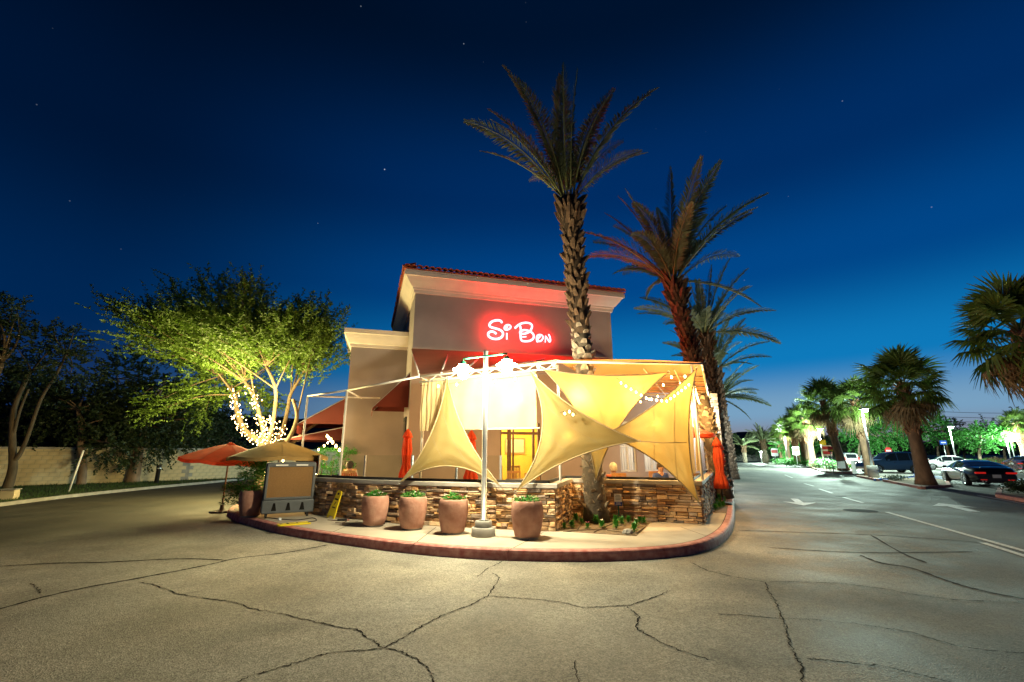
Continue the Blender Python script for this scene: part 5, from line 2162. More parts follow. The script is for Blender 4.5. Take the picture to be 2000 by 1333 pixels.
for q in range(104):
    v = Vector((r.gauss(0, 1), r.gauss(0, 1), r.gauss(.35, .75))).normalized()
    e = crown_c + Vector((v.x * crown_r.x, v.y * crown_r.y, v.z * crown_r.z)) * r.uniform(.62, 1.0)
    if v.z < -.15:
        if v.x > .1 or v.y < -.35:
            v.z = abs(v.z) * .4
            e = crown_c + Vector((v.x * crown_r.x, v.y * crown_r.y, v.z * crown_r.z)) * r.uniform(.7, 1.0)
        else:
            e.z = crown_c.z - crown_r.z * r.uniform(.45, 1.0)
    src = min(src_pts, key=lambda s: (s - e).length + r.uniform(0, 2.5))
    mid = lerp(src, e, .45) + UP * r.uniform(.1, .5)
    P = smooth_path([src, mid, e + UP * r.uniform(0, .3)], 6)
    lb.tube(P, [lerp(.034, .006, i / (len(P) - 1)) for i in range(len(P))], 5)
    shoots.append(P)
for P in shoots:
    for q in range(46):
        f = r.uniform(.22, 1.0) * (len(P) - 1)
        i = min(int(f), len(P) - 2)
        p = lerp(P[i], P[i + 1], f - i) + Vector((r.gauss(0, .28), r.gauss(0, .28), r.gauss(0, .24)))
        d = (P[i + 1] - P[i]).normalized() + Vector((r.uniform(-.7, .7), r.uniform(-.7, .7), r.uniform(-.35, .45)))
        d = d + UP * .25
        if p.y < .5 and p.z < tl(500, 765).z and tl(440, 800).x < p.x:
            continue                                   # the lit fork stays bare
        twig_leaves(fol, p, d, r.uniform(.5, 1.1), 24, .13, .028, r, .12)
lb.build('limbs', m_bark, t, True)
fol.build('crown', m_leaf_acacia, t)
# bulbs wound round the lower limbs
tl_light = thing('string_lights', 'hundreds of warm bulbs wound round the feathery tree limbs', 'string lights')
wire = MB()
nb = 0
wraps = [(stems[0], 2.0, .10, .86, .15), (stems[1], 2.0, .02, .90, .10), (stems[2], 1.6, .0, .45, .10), (stems[3], 1.8, .0, .66, .10)]
for st, turns, u0, u1, rr in wraps:
    P = smooth_path(st, 8)
    cum = [0]
    for a, b in zip(P[:-1], P[1:]):
        cum.append(cum[-1] + (b - a).length)
    n = int(cum[-1] * (u1 - u0) / .022)
    W = []
    for k in range(n):
        s = lerp(u0, u1, k / n) * cum[-1]
        i = next(j for j in range(1, len(cum)) if cum[j] >= s)
        q = lerp(P[i - 1], P[i], (s - cum[i - 1]) / max(1e-6, cum[i] - cum[i - 1]))
        a = k * .62 + r.uniform(-1.4, 1.4)
        rad = lerp(rr, .075, k / n) + r.uniform(.02, .16)
        w = q + Vector((math.cos(a) * rad, math.sin(a) * rad, r.uniform(-.12, .12))) + TB
        W.append(w)
        if math.sin(a) < .5 and r.random() < .97 and nb < 300:
            link('bulb', tiny_mesh, tl_light, mat=Matrix.Translation(w - Vector((0, .03, 0))) @ Matrix.Scale(r.uniform(.7, 1.15), 4))
            nb += 1
    wire.tube(W[::3], .004, 4)
    for u in (.3, .85):
        p = W[int(len(W) * u)]
        lamp('bulb_light', p + Vector((0, -1.7, .5)), E_TREE, (1, .82, .32), .25, tl_light)
wire.build('wire', m_black, tl_light)

# ------------------------------------------------------------------ left side: lawn, block wall, trees
lk = [G(-420, 1052), G(-200, 1020), G(0, 990), G(150, 971), G(300, 955), G(420, 943.5)]
lk += [Vector((-17.2, 34, 0)), Vector((-15.5, 42, 0)), Vector((-10, 52, 0)), Vector((0, 60, 0))]
lkp = smooth_path(lk, 5)
lkr = tag(link('lawn_kerb', None), kind='structure')
step = 5
for i in range(0, len(lkp) - step, step):
    band(lkp[i:i + step + 1], .0, .14, -.05, .11, MB()).build('kerb_stone', m_conc_g, lkr)
lin = offset(lkp, .15)
lpoly = [(p.x, p.y) for p in lin] + [(0, 75), (-40, 75), (-60, 40), (-60, 0), (-30, 0)]
tag(MB().poly(lpoly, .0, .09).build('lawn', m_turf), kind='structure')
gm = MB()
r = random.Random(8)
for k in range(16000):
    i = r.randint(0, len(lkp) - 12)
    a = lerp(lkp[i], lkp[i + 1], r.random())
    tt = (lkp[i + 1] - lkp[i]).normalized()
    p = a + Vector((-tt.y, tt.x, 0)) * r.uniform(.2, 7.0)
    aa = r.uniform(0, 6.28)
    d = Vector((math.cos(aa), math.sin(aa), 0))
    h = r.uniform(.05, .12)
    gm.add([(p.x + d.x * .012, p.y + d.y * .012, .088), (p.x - d.x * .012, p.y - d.y * .012, .088), (p.x + d.y * h * .5, p.y - d.x * h * .5, .09 + h)], [(0, 1, 2)])
tag(tag(gm.build('grass', m_grass), kind='stuff'), 'short mown grass on the verge before the block wall', 'grass')
# block wall
WA, WB = G(-160, 956, .09), G(365, 938, .09)
WB2 = WB + Vector((6.5, 13, 0))
bw = thing('block_wall', 'long tan concrete block wall behind the trees on the left', 'block wall')
wpath = [WA, WB, WB2]
bsz = (.405, .205)
blk = MB().box((0, 0, 0), (.395, .20, .195)).mesh('block', m_block)
cols_ = 0
cand = []
for A0, B0 in ((WA, WB), (WB, WB2)):
    t_ = (B0 - A0).normalized()
    L = (B0 - A0).length
    for row in range(9):
        n = int(L / bsz[0])
        for k in range(n):
            s = (k + .5 + (.5 if row % 2 else 0)) * bsz[0]
            if s > L - .15:
                continue
            p = A0 + t_ * s + UP * (.1 + bsz[1] * row)
            cand.append((p, math.atan2(t_.y, t_.x)))
ordr = sorted(cand, key=lambda c: abs(c[0].x / c[0].y + .93))
for p, a in ordr[:300]:
    link('block', blk, bw, mat=Matrix.Translation(p) @ Matrix.Rotation(a, 4, 'Z') @ Matrix.Translation((0, rnd.uniform(-.004, .004), 0)))
mb = MB()
for p, a in ordr[300:]:
    c_, s_ = math.cos(a), math.sin(a)
    mb.box(p, (.395, .20, .195), (Vector((c_, s_, 0)), Vector((-s_, c_, 0)), UP))
tag(mb.build('blocks', m_block, bw), kind='stuff')
zc = wpath
band(zc, -.095, .095, -.1, .1 + 9 * bsz[1] - .12, MB()).build('core', m_conc_g, bw)
band(zc, -.12, .12, .1 + 9 * bsz[1] - .10, .1 + 9 * bsz[1] + .0, MB()).build('cap', m_cap, bw)


def gp(px, Y):
    q = at(px, 900, Y)
    return Vector((q.x, Y, .09))


def L3(base, px, py, dy=0.0):
    return at(px, py, base.y + dy) - base


b = gp(27, 21.5)
broad_tree('tree with two pale forked trunks at the far left verge', b,
           [[Vector((0, 0, -.05)), L3(b, 25, 915), L3(b, 24, 860), L3(b, 27, 800), L3(b, 50, 745), L3(b, 62, 725)], [L3(b, 24, 905), L3(b, 40, 885), L3(b, 55, 850), L3(b, 80, 780), L3(b, 112, 728), L3(b, 130, 690)], [L3(b, 24, 860), L3(b, 38, 805), L3(b, 56, 760)]],
           [(.20, .06), (.11, .045), (.075, .04)],
           [(L3(b, 85, 690), (1.5, 1.5, 1.15)), (L3(b, 150, 715), (1.0, 1.2, .7)), (L3(b, 140, 665, .5), (.5, .6, .7)), (L3(b, 20, 730, .8), (1.6, 1.5, .9)), (L3(b, 90, 660), (.9, .9, .8))],
           501, m_leaf_dark, m_bark, 430, 20, .14, .035, 'verge trees', .6)
b = gp(-75, 20)
broad_tree('tree crown poking in at the upper left picture edge', b, [[Vector((0, 0, -.05)), Vector((.2, 0, 3)), Vector((.6, 0, 5.5))]], [(.25, .1)],
           [(L3(b, -40, 625), (1.2, 1.1, 1.2)), (L3(b, 12, 605), (.55, .6, .6))], 502, m_leaf_dark, m_bark, 260, 20, .14, .035, 'verge trees', .6)
b = gp(168, 24.5)
broad_tree('leaning tree beside the slanted white post', b, [[Vector((0, 0, -.05)), L3(b, 162, 910), L3(b, 157, 870), L3(b, 158, 835), L3(b, 150, 800)], [L3(b, 158, 862), L3(b, 180, 860), L3(b, 205, 865)]], [(.22, .08), (.06, .03)],
           [(L3(b, 150, 800, .5), (1.6, 1.5, 1.4)), (L3(b, 215, 870), (1.1, 1.0, .8)), (L3(b, 180, 830), (.8, .8, .7))], 503, m_leaf_dark, m_bark_dk, 520, 18, .15, .04, 'verge trees', .6)
b = gp(266, 26.5)
broad_tree('thick dark tree with a full crown left of the lit tree', b, [[Vector((0, 0, -.05)), L3(b, 268, 890), L3(b, 272, 840), L3(b, 285, 800)]], [(.36, .16)],
           [(L3(b, 275, 850), (1.9, 1.7, 1.3)), (L3(b, 300, 780, .5), (1.7, 1.7, 1.9)), (L3(b, 330, 830), (1.6, 1.6, 1.4))], 504, m_leaf_dark, m_bark_dk, 900, 18, .17, .045, 'verge trees', .6)
b = gp(225, 31)
broad_tree('tall slim dark tree seen against the sky left of the lit tree', b, [[Vector((0, 0, -.05)), L3(b, 226, 830), L3(b, 230, 740)]], [(.22, .06)],
           [(L3(b, 235, 740), (1.2, 1.2, 1.9)), (L3(b, 205, 775), (1.2, 1.2, .8)), (L3(b, 245, 800), (1.0, 1.0, .9))], 505, m_leaf_dark, m_bark_dk, 420, 18, .18, .045, 'verge trees', .6)
for k, (px, Y, lab) in enumerate(((332, 30, 'dark tree third along the verge beyond the bollard'), (358, 33, 'dark tree fourth along the verge beside the far wall'), (400, 36, 'dark tree furthest along the verge behind the red parasol'))):
    b = gp(px, Y)
    broad_tree(lab, b, [[Vector((0, 0, -.05)), L3(b, px + 3, 880), L3(b, px + 6, 830)]], [(.26, .12)],
               [(L3(b, px + 5, 830), (2.1, 2.0, 1.9)), (L3(b, px + 30, 860), (1.6, 1.5, 1.1)), (L3(b, px - 10, 790), (1.6, 1.6, 1.4))], 520 + k, m_leaf_dark, m_bark_dk, 560, 16, .20, .05, 'verge trees', .65)
# dense planting beyond the wall
for k, (px, py, Y, rx, rz) in enumerate(((-40, 810, 27, 2.8, 2.6), (70, 815, 28, 2.6, 2.1), (150, 840, 30, 2.2, 1.8), (30, 785, 31, 2.4, 1.9), (330, 850, 37, 3.4, 2.2), (440, 850, 42, 4.0, 2.4))):
    b = gp(px, Y)
    broad_tree('dense dark tree behind the block wall, %s from the left' % ('first', 'third', 'fourth', 'second', 'fifth', 'sixth')[k], b, [[Vector((0, 0, -.05)), Vector((.1, 0, 1.5)), L3(b, px, py + 20)]], [(.24, .1)],
               [(L3(b, px, py), (rx, rx, rz))], 540 + k, m_leaf_dark, m_bark_dk, 420, 16, .22, .06, 'trees beyond the block wall', .6)
# small things on the verge
a, b = G(133, 962, .09), at(163, 880, 20.4)
b.y = a.y
b = at(163, 880, a.y)
tag(MB().tube([a - UP * .1, b], .035, 8).build('leaning_post', m_white_metal, None, True), 'slanted white post stuck in the left verge', 'post')
t = thing('bollard_light', 'short black bollard on the verge before the far wall', 'bollard', G(305, 945, .09))
MB().lathe([(.10, 0), (.10, .72), (.115, .73), (.115, .92), (.09, .95)], n=16).build('shaft', m_black, t, True)
MB().lathe([(.118, .76), (.118, .80)], n=16).build('louvre_ring', m_galv, t)
t = thing('utility_box', 'small tan utility box on the grass at the far left', 'utility box', G(16, 976, .09), R(20))
bevel(MB().box((0, 0, .16), (.42, .34, .32), None, 0, None, .92).build('case', m_block, t), .02)
MB().box((0, 0, .335), (.44, .36, .03)).build('lid', m_conc_g, t)

# ------------------------------------------------------------------ far hills
def hills(pts, Y, name='hills'):
    top = [at(px, py, Y) for px, py in pts]
    top = smooth_path(top, 6)
    mb = MB()
    r = random.Random(4)
    n = len(top)
    vs_ = []
    for k, p in enumerate(top):
        z = p.z + r.uniform(-4, 4)
        vs_ += [(p.x, p.y - 260, -2), (p.x, p.y - 120, z * .55 + r.uniform(-5, 5)), (p.x, p.y, z), (p.x, p.y + 200, -2)]
    fs = []
    for k in range(n - 1):
        for j in range(3):
            fs.append((k * 4 + j, k * 4 + j + 1, (k + 1) * 4 + j + 1, (k + 1) * 4 + j))
    mb.add(vs_, [f[::-1] for f in fs])
    return tag(mb.build(name, m_hill, None, True), kind='structure')


hills([(-300, 800), (-100, 780), (60, 795), (180, 790), (300, 800), (420, 812), (560, 815), (700, 830), (850, 850), (1000, 860), (1200, 860), (1400, 848), (1500, 846), (1600, 852), (1750, 862), (2000, 860), (2300, 850)], 1500)

# ------------------------------------------------------------------ cars
def car(label, loc, heading, paint_col, style, seedv, cat='car', group='parked cars'):
    """local x forward, y to the left; heading is the direction the car points"""
    t = thing('parked_car', label, cat, loc, math.atan2(heading.y, heading.x), group)
    mp = MAT('car_paint_%d' % seedv, paint_col, .28, .04, 2, spec=.6, coat=.8)
    if style == 'coupe':
        L, W, wr, zb = 4.5, .93, .34, .19
        tops = [(-2.25, .62), (-2.18, .80), (-1.95, .93), (-1.55, .97), (-1.2, 1.08), (-.7, 1.22), (-.25, 1.285), (.15, 1.28), (.55, 1.17), (.95, .98), (1.15, .90), (1.6, .84), (2.0, .74), (2.2, .60), (2.27, .48)]
        belts = [(-2.25, .60), (-2.0, .80), (-1.4, .93), (-.8, .92), (.2, .88), (1.1, .86), (1.7, .80), (2.27, .46)]
        axles = (-1.28, 1.30)
        side_win = [(-1.02, .10), (.16, .86)]
        front_win, rear_win = (.30, 1.02), (-1.60, -.52)
        roof_w = .60
    elif style == 'sedan':
        L, W, wr, zb = 4.7, .90, .33, .2
        tops = [(-2.35, .70), (-2.28, .98), (-1.7, 1.06), (-1.45, 1.10), (-.9, 1.36), (-.4, 1.45), (.2, 1.45), (.6, 1.34), (1.05, 1.06), (1.3, .99), (2.0, .88), (2.3, .74), (2.38, .52)]
        belts = [(-2.35, .70), (-2.1, .93), (-1.2, .97), (0, .93), (1.1, .90), (1.9, .82), (2.38, .5)]
        axles = (-1.38, 1.42)
        side_win = [(-1.30, -.36), (-.30, .52), (.58, .95)]
        front_win, rear_win = (.42, 1.10), (-1.52, -.72)
        roof_w = .60
    else:
        L, W, wr, zb = 4.8, .95, .38, .28
        tops = [(-2.4, .72), (-2.36, 1.10), (-2.25, 1.50), (-2.0, 1.72), (-1.2, 1.80), (-.2, 1.79), (.25, 1.70), (.75, 1.32), (1.0, 1.14), (1.3, 1.09), (2.1, 1.02), (2.35, .85), (2.42, .58)]
        belts = [(-2.4, .72), (-2.3, 1.05), (-1.2, 1.09), (0, 1.07), (1.0, 1.05), (2.0, .95), (2.42, .56)]
        axles = (-1.42, 1.45)
        side_win = [(-2.05, -1.25), (-1.17, -.25), (-.18, .70)]
        front_win, rear_win = (.25, .95), (-2.36, -2.12)
        roof_w = .72

    def interp(tab, x):
        if x <= tab[0][0]:
            return tab[0][1]
        for (x0, y0), (x1, y1) in zip(tab[:-1], tab[1:]):
            if x <= x1:
                u = (x - x0) / (x1 - x0)
                u = u * u * (3 - 2 * u) * .4 + u * .6
                return lerp(y0, y1, u)
        return tab[-1][1]
    xs = sorted(set([round(lerp(tops[0][0], tops[-1][0], k / 44), 3) for k in range(45)] + [v for w in side_win for v in w] + list(front_win) + list(rear_win)))
    NP = 9
    G_ = []
    for x in xs:
        zt, zl = interp(tops, x), interp(belts, x)
        zl = min(zl, zt - .012)
        nose = 1 - .20 * max(0, (abs(x) - L * .30) / (L * .20)) ** 2
        w = W * nose
        cab = max(0.0, min(1.0, (zt - zl) / .36))
        wt = lerp(w * .90, roof_w, cab)
        hip = .03 * math.exp(-((x - axles[0]) / .5) ** 2) if style == 'coupe' else 0
        zs = zb + (.10 if abs(x) > L * .44 else 0)
        prof = [(0, zs), (w * .86, zs), (w * .965 + hip, zs + .12), (w + hip, lerp(zs, zl, .55)), (w * .975 + hip, zl - .03), (w * .94, zl), (lerp(w * .94, wt, .86), lerp(zl, zt, .86)), (wt * .80, zt - .006), (0, zt + .012)]
        G_.append([Vector((x, p[0], p[1])) for p in prof])
    body = MB()
    nx = len(xs)
    glass = {}
    body_faces = []
    for i in range(nx - 1):
        xm = (xs[i] + xs[i + 1]) / 2
        for j in range(NP - 1):
            key = None
            zgap = interp(tops, xm) - interp(belts, xm)
            if j == 5 and zgap > .12:
                for k, (a, b) in enumerate(side_win):
                    if a < xm < b:
                        key = ('side_window', k)
            if j == 7 and front_win[0] < xm < front_win[1]:
                key = ('windscreen', 0)
            if j == 7 and rear_win[0] < xm < rear_win[1]:
                key = ('rear_window', 0)
            if key:
                glass.setdefault(key, []).append((i, j))
            else:
                body_faces.append((i, j))

    def panel(mbx, faces, s):
        vs_, fs, ix = [], [], {}
        for i, j in faces:
            q = []
            for a, b in ((i, j), (i + 1, j), (i + 1, j + 1), (i, j + 1)):
                if (a, b) not in ix:
                    ix[a, b] = len(vs_)
                    p = G_[a][b]
                    vs_.append((p.x, p.y * s, p.z))
                q.append(ix[a, b])
            fs.append(tuple(q) if s > 0 else tuple(q[::-1]))
        mbx.add(vs_, fs)
    for s in (1, -1):
        panel(body, body_faces, s)
        for row in (G_[0], G_[-1]):
            body.add([(p.x, p.y * s, p.z) for p in row], [tuple(range(NP))])
    body.build('body', mp, t, True)
    for (nm, k), faces in glass.items():
        if nm == 'side_window':
            for s in (1, -1):
                mg = MB()
                panel(mg, faces, s)
                mg.build(nm, m_car_glass, t, True)
        else:
            mg = MB()
            for s in (1, -1):
                panel(mg, faces, s)
            mg.build(nm, m_car_glass, t, True)
    for ax in axles:
        for s in (1, -1):
            y = (W + (.03 if style == 'coupe' else 0)) * s
            wb = thing_part = MB()
            wb.lathe([(wr * .62, -.11), (wr * .94, -.11), (wr, -.07), (wr, .07), (wr * .94, .11), (wr * .66, .11)], n=26, cap=False)
            Mx = Matrix.Translation((ax, y - s * .10, wr)) @ Matrix.Rotation(R(-90 * s), 4, 'X')
            wh = link('wheel', wb.mesh('wheel', m_tyre, True), t, mat=Mx)
            rm = MB()
            rm.lathe([(wr * .67, .09), (wr * .64, .105), (wr * .60, .10), (wr * .60, .03), (.02, .03)], n=26, cap=False)
            for k in range(10):
                a = 6.2832 * k / 10
                d = Vector((math.cos(a), math.sin(a), 0))
                rm.bar(d * .03 + UP * .085, d * wr * .62 + UP * .085, .035, .03)
            rm.lathe([(.055, .075), (.05, .105), (.01, .11)], n=12)
            rm.build('rim', m_rim, wh)
            am = MB()
            am.grid(lambda u, v: (ax + math.cos(math.pi * u) * wr * (1.0 + .16 * v), y + s * (.004 - .03 * (1 - v)), wr + math.sin(math.pi * u) * wr * (1.0 + .16 * v)), 16, 1)
            am.build('wheel_arch', m_black, t)
    xr, xf = tops[0][0], tops[-1][0]
    hl = .70 if style != 'suv' else .98
    for s in (1, -1):
        yw = W * .60 * s
        tl_ = MB()
        if style == 'suv':
            tl_.box((xr + .03, W * .80 * s, 1.05), (.12, .14, .40))
        else:
            tl_.box((xr + .045, yw * 1.04, interp(belts, xr + .1) - .0), (.10, .42, .085))
        bevel(tl_.build('tail_lamp', m_tail, t), .02)
        hm = MB().box((xf - .12, W * .62 * s, hl - .02), (.16, .34, .12))
        bevel(hm.build('head_lamp', m_head, t), .03)
        mm = MB().box((side_win[-1][1] - .1, (W + .09) * s, interp(belts, .7) + .06), (.12, .18, .12))
        bevel(mm.build('wing_mirror', mp, t), .03)
        rl = MB().box((xr - .004, W * .55 * s, zb + .16), (.02, .26, .035))
        rl.build('reflector', m_tail, t)
    MB().box((xr - .012, 0, .52 if style == 'coupe' else .78), (.02, .32, .16)).build('number_plate', m_plate, t)
    MB().box((xr + .02, 0, zb + .06), (.08, W * 1.5, .10)).build('rear_diffuser', m_black, t)
    if style == 'coupe':
        for s in (1, -1):
            for d in (0, .12):
                MB().tube([(xr - .03, s * (.46 + d), zb + .09), (xr + .1, s * (.46 + d), zb + .09)], .04, 12).build('exhaust', m_chrome, t)
        MB().box((xr + .18, 0, .945), (.10, 1.0, .02)).build('spoiler_lip', mp, t)
    for s in (1, -1):
        MB().box((.1, (W + .004) * s, interp(belts, 0) - .16), (.16, .02, .025)).build('door_handle', m_chrome, t)
    return t


bl = G(1887, 949)
bc = bl + WD * 1.28 + UD * .93
car('glossy black sports coupe parked with its tail to the road', Vector((bc.x, bc.y, 0)), WD, (.006, .006, .008), 'coupe', 1)
p = at(1736, 905, 41.5)
car('dark blue estate wagon crossing behind the fan palm trunks', Vector((p.x, 41.5, 0)), Vector((-1, .12, 0)), (.035, .075, .16), 'suv', 2)
p = at(1850, 905, 51)
car('white sedan parked beyond the black coupe', Vector((p.x, 51, 0)), Vector((-.86, .5, 0)), (.62, .60, .62), 'sedan', 3)
p = at(1995, 890, 44)
car('dark sedan at the right edge behind the dry shrub', Vector((p.x + .4, 44, 0)), Vector((.95, .3, 0)), (.05, .03, .07), 'sedan', 4)
p = at(1655, 892, 66)
car('white pickup-like wagon parked far behind the hedge', Vector((p.x, 66, 0)), Vector((.4, .9, 0)), (.55, .54, .52), 'suv', 5)
p = at(1795, 892, 75)
car('pale sedan far off between the two palm trunks', Vector((p.x, 75, 0)), Vector((.5, .8, 0)), (.5, .5, .52), 'sedan', 6)
p = at(1690, 892, 72)
car('silver sedan far off behind the floodlight pole', Vector((p.x, 72, 0)), Vector((.5, .8, 0)), (.4, .41, .43), 'sedan', 7)

# ------------------------------------------------------------------ car park islands
def island(pts, name, mat, kerb_mats, soil=m_soil, z=.12):
    P = [Vector((p.x, p.y, 0)) for p in pts]
    root = tag(link(name, None), kind='structure')
    n = len(P)
    cen = sum(P, Vector()) / n
    tag(MB().poly([(lerp(p, cen, .04).x, lerp(p, cen, .04).y) for p in P], .0, z - .01).build('soil_bed', soil, root))
    for i in range(n):
        a, b = P[i], P[(i + 1) % n]
        t_ = (b - a).normalized()
        nn = Vector((-t_.y, t_.x, 0))
        if nn.dot(cen - a) < 0:
            nn = -nn
        L = (b - a).length
        MB().box((a + b) / 2 + nn * .08 + UP * (z / 2), (L - .01, .16, z), (t_, nn, UP)).build('kerb_stone', kerb_mats[i % len(kerb_mats)], root)
    return root


i1 = [G(1724, 941), G(1800, 956), G(1858, 952), G(1852, 940), G(1800, 934)]
island(i1, 'palm_island', m_soil, [m_kerb, m_kerb, m_kerb, m_kerb_blue, m_kerb_blue])
i2 = [G(1672, 932), G(1712, 940), G(1792, 933), G(1788, 927), G(1710, 923)]
island(i2, 'pole_island', m_soil, [m_kerb, m_kerb_blue, m_kerb_blue, m_kerb, m_kerb], m_conc)
i3 = [G(1582, 914), G(1606, 923), G(1664, 926), G(1668, 915), G(1600, 907)]
island(i3, 'hedge_island', m_soil, [m_kerb])
i4 = [G(1945, 972), G(2080, 996), G(2080, 960), G(1950, 958)]
island(i4, 'corner_island', m_soil, [m_kerb])
MB().box(lerp(i1[0], i1[1], .5) + Vector((.0, -.01, .055)), (.75, .03, .05), ((i1[1] - i1[0]).normalized(), Vector((0, 1, 0)), UP)).build('drain_slot', m_black, tag(link('storm_drain', None), kind='structure'))
for a, b in (((1858, 929), (1850, 934)), ((1996, 941), (1980, 936))):
    pass
paint([G(1815, 930), G(1860, 931), G(1860, 933.5), G(1815, 932.5)], m_kerb_blue, .006, 'paint_line')
paint([G(1985, 936), G(2040, 938), G(2040, 941), G(1985, 939)], m_kerb_blue, .006, 'paint_line')

def clump(label, base, rx, ry, rz, seedv, leaf, n, ls, cat='shrub', group='car park shrubs', flower=None, name='car_park_shrub'):
    r = random.Random(seedv)
    t = thing(name, label, cat, base, 0, group)
    lm = MB()
    for k in range(n):
        v = Vector((r.uniform(-1, 1), r.uniform(-1, 1), r.uniform(0, 1)))
        c = (v.x * rx, v.y * ry, v.z * rz * (1 - .3 * (v.x ** 2 + v.y ** 2)))
        leaf_clump(lm, c, ls * 1.6, ls * 1.2, 14, ls, r, .8)
    tag(lm.build('leaves', leaf, t), kind='stuff')
    if flower:
        fm = MB()
        for k in range(60):
            blossom(fm, Vector((r.uniform(-1, 1) * rx, r.uniform(-1, 1) * ry, rz * r.uniform(.8, 1.2))), .09, r)
        tag(fm.build('flowers', flower, t), kind='stuff')
    MB().tube([(0, 0, -.1), (0, 0, rz * .5)], .03, 6).build('stem', m_bark_dk, t)
    return t


p = G(1622, 917, .1)
clump('clipped square hedge beneath the red notice boards', p + Vector((0, 1.0, 0)), 1.2, .7, 1.0, 1, m_leaf_mid, 160, .16)
p = G(1655, 919, .1)
clump('low bed of yellow flowers before the white boards', p + Vector((0, .6, 0)), 1.5, .6, .45, 2, m_leaf_mid, 120, .15, flower=m_flower_yel)
p = G(2004, 966, .1)
clump('low olive hedge on the corner island at the right edge', p + Vector((.5, .2, 0)), .7, .5, .5, 3, m_leaf_dark, 260, .09)
p = G(1985, 928, .0)
clump('dry brown shrub behind the black coupe', p + Vector((.8, 2.0, 0)), 1.5, 1.0, 1.3, 4, m_fan_dry, 260, .12)
p = G(1764, 940, .1)
clump('low creeping plant on the palm island', p + Vector((0, .6, 0)), .55, .4, .22, 5, m_leaf_dark, 60, .1)
for k, (px, Y) in enumerate(((1900, 62), (1940, 60), (1860, 64), (1568, 62), (1545, 74), (1530, 86))):
    p = at(px, 900, Y)
    clump('pale rounded shrub mound far across the car park, %s of the group' % order[k], Vector((p.x, Y, 0)), 2.0, 1.2, .95, 10 + k, m_leaf_mid, 110, .24)

# floodlight poles
def flood(label, base, H, energy, foot=True, col=(.72, 1.0, .84)):
    t = thing('floodlight_pole', label, 'floodlight', base, 0, 'car park floodlights')
    if foot:
        MB().lathe([(.30, 0), (.30, .72), (.27, .75)], n=20).build('concrete_foot', m_conc_g, t, True)
    MB().tube([(0, 0, .6 if foot else 0), (0, 0, H)], [.075, .055], 12).build('pole', m_galv, t, True)
    bevel(MB().box((0, -.25, H + .03), (.32, .62, .11)).build('head', m_galv, t), .02)
    MB().lathe([(.16, H - .026), (.17, H - .06), (.14, H - .15), (.05, H - .19)], (0, -.30, 0), 14).build('lens', m_lot_glow, t, True)
    lamp('bulb_light', Vector((0, -.30, H - .34)), energy, col, .12, t)
    return t


p = G(1707, 933, .12)
flood('floodlight pole on a round concrete foot beside the fan palm', p, at(1686, 800, p.y).z - .12, E_LOT * .16)
p = at(1868, 900, 55)
flood('floodlight pole beyond the white sedan', Vector((p.x, 55, 0)), at(1860, 834, 55).z, E_LOT)
p = at(1608, 900, 52)
flood('blazing floodlight among the fan palm crowns', Vector((p.x, 52, 0)), at(1596, 838, 52).z, E_LOT * 2.0)
p = at(1488, 905, 90)
flood('small distant floodlight near the end of the road', Vector((p.x, 90, 0)), at(1485, 882, 90).z, E_LOT * .8, False)
p = at(1545, 900, 75)
flood('distant floodlight hidden in the row of palms', Vector((p.x - .5, 75, 0)), 4.6, E_LOT * 1.0, False)
p = at(1975, 900, 66)
flood('floodlight hidden in the trees at the far right', Vector((p.x, 66, 0)), 3.6, E_LOT * .5, False)
p = at(1930, 900, 74)
flood('distant floodlight behind the round lit tree', Vector((p.x, 70, 0)), 4.6, E_LOT * .9, False)
# wall lamps on the far patio side
for k, (px, py, Y) in enumerate(((1384, 816, 19.5), (1403, 838, 26.0))):
    p = at(px, py, Y)
    t = thing('path_lamp', ('bright lamp on a thin post at the end of the patio side', 'bright lamp on a thin post further along the palm row')[k], 'lamp', (p.x, p.y, .15), 0, 'path lamps')
    MB().tube([(0, 0, 0), (0, 0, p.z - .2)], .03, 8).build('post', m_white_metal, t, True)
    MB().lathe([(.07, p.z - .22), (.08, p.z - .2), (.08, p.z - .06), (.02, p.z - .02)], n=12).build('lamp_glass', m_lot_glow, t, True)
    lamp('bulb_light', Vector((.0, -.22, p.z - .15)), 420, (.95, 1.0, .9), .08, t)

# car park signs
def sign_post(label, base, H, w, h, mats, r=.03, rz=0.0, shape='box', stripes=None):
    t = thing('sign_post', label, 'sign', base, rz, 'car park signs')
    MB().tube([(0, .03, 0), (0, .03, H + h * .4)], r, 8).build('post', m_galv, t, True)
    if shape == 'oct':
        b = MB()
        pts = [(w / 2 * math.cos(R(22.5 + 45 * k)) * 1.08, w / 2 * math.sin(R(22.5 + 45 * k)) * 1.08) for k in range(8)]
        vs_ = [(x, -.012, H + z) for x, z in pts] + [(x, 0, H + z) for x, z in pts]
        b.add(vs_, [tuple(range(8)), tuple(range(15, 7, -1))] + [(k, 8 + k, 8 + (k + 1) % 8, (k + 1) % 8) for k in range(8)])
        b.build('board', mats[0], t)
    else:
        MB().box((0, -.01, H), (w, .02, h)).build('board', mats[0], t)
    if stripes:
        for k, (z, hh, ww, m_) in enumerate(stripes):
            MB().box((0, -.0235, H + z * h), (w * ww, .005, h * hh)).build('band', m_, t)
    return t


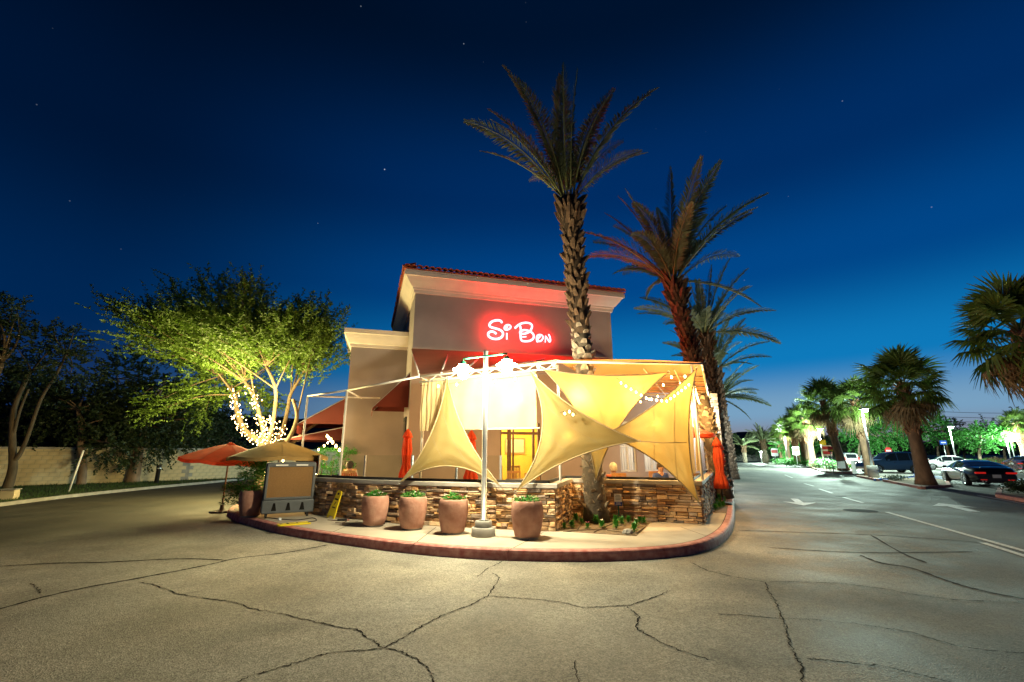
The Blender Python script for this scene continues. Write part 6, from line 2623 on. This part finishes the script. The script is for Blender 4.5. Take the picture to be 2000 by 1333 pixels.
sg = lambda px, Y, z=0.0: Vector((at(px, 900, Y).x, Y, z))
sign_post('white notice board with red bands above the hedge', sg(1618, 46), 1.95, .95, 1.0, [m_sign_white], stripes=[(.25, .3, .9, m_sign_red), (-.2, .3, .9, m_sign_red)])
sign_post('yellow round-topped notice above the red banded board', sg(1612, 47), 2.75, .62, .5, [m_sign_yellow])
sign_post('red, yellow and black board on a white post right of the hedge', sg(1625, 40), 2.0, .42, .42, [m_sign_black if 'm_sign_black' in globals() else m_black], stripes=[(.22, .5, .96, m_sign_red), (-.2, .26, .96, m_sign_yellow)])
sign_post('red and yellow board further back in the palm row', sg(1557, 56), 2.0, .8, .9, [m_sign_white], stripes=[(.1, .45, .9, m_sign_red), (-.3, .2, .9, m_sign_yellow)])
sign_post('red and white board among the far palms', sg(1515, 70), 1.9, 1.0, 1.1, [m_sign_white], stripes=[(.1, .4, .9, m_sign_red)])
sign_post('octagonal red sign behind the blue wagon', sg(1739, 54), 2.0, .75, .75, [m_sign_red], shape='oct', stripes=[(0, .2, .7, m_sign_white)])
sign_post('blue sign board under the trees left of the white sedan', sg(1850, 66), 3.2, .95, .55, [m_sign_blue], stripes=[(0, .25, .7, m_sign_white)])
sign_post('white board beside the yellow flower bed', sg(1642, 39), .75, .62, .55, [m_sign_white])
sign_post('tall white board at the right end of the flower bed', sg(1665, 37), .62, .32, 1.0, [m_sign_white])
sign_post('yellow and black marker by the palm strip at the road edge', strip_pt(44, .55), .75, .45, .5, [m_black], stripes=[(.2, .5, .96, m_sign_yellow)])

# utility pole and wires
p = at(1856, 900, 85)
up_ = thing('utility_pole', 'dark timber utility pole behind the floodlight', 'utility pole', (p.x, 85, 0))
ptop = at(1853, 800, 85).z
MB().tube([(0, 0, 0), (-.2, 0, ptop)], [.20, .13], 10).build('pole', m_wood, up_, True)
MB().box((-.1, 0, ptop - 1.3), (2.0, .12, .12)).build('cross_arm', m_wood, up_)
for k, dz in enumerate((-.4, -1.3, -2.1, -2.7)):
    a = Vector((p.x - .2, 85, ptop + dz))
    b = Vector((p.x + 60, 92, ptop + dz + 3.0))
    W = [lerp(a, b, u / 14) - UP * (1.2 * 4 * (u / 14) * (1 - u / 14)) for u in range(15)]
    tag(MB().tube(W, .035, 5).build('power_line', m_black), 'dark overhead wire running right from the utility pole, %s from the top' % order[k], 'wire', 'overhead wires')

# background trees across the car park
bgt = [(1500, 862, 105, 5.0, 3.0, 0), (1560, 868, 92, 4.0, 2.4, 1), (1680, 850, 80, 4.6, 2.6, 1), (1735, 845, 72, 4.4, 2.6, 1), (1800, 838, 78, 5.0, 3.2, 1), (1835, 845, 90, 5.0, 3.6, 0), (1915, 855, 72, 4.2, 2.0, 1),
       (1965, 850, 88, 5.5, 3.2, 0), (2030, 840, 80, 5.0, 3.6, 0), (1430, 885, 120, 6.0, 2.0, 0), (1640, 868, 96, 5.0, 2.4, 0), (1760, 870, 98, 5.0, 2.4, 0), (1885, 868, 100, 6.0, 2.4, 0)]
wh = 'first second third fourth fifth sixth seventh eighth ninth tenth eleventh twelfth thirteenth'.split()
bo = sorted(range(len(bgt)), key=lambda k: bgt[k][0])
for k, (px, py, Y, rx, rz, kind) in enumerate(bgt):
    b = sg(px, Y)
    c = at(px, py, Y) - b
    r = random.Random(700 + k)
    cr_ = [(c + Vector((r.uniform(-.5, .5) * rx, 0, r.uniform(-.3, .3) * rz)), (rx * r.uniform(.55, .8), rx * .6, rz * r.uniform(.5, .8))) for q in range(3)] + [(c, (rx * .8, rx * .7, rz * .75))]
    broad_tree('%s leafy tree across the car park, %s from the left' % (('dark', 'green lit')[kind], wh[bo.index(k)]), b, [[Vector((0, 0, -.1)), Vector((.1, 0, c.z * .45)), c - UP * rz * .2]], [(.28, .1)], cr_, 710 + k,
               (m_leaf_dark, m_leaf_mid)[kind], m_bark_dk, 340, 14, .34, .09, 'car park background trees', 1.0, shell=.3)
# low wall at the end of the road
lw = thing('low_wall', 'low pale wall closing the far end of the road', 'wall')
a, b = at(1436, 900, 118), at(1590, 900, 118)
MB().box(Vector(((a.x + b.x) / 2, 118, .7)), (b.x - a.x + 30, .3, 1.4)).build('wall_body', m_cap, lw)
MB().box(Vector(((a.x + b.x) / 2, 118, 1.45)), (b.x - a.x + 30.1, .38, .09)).build('cap', m_trim, lw)
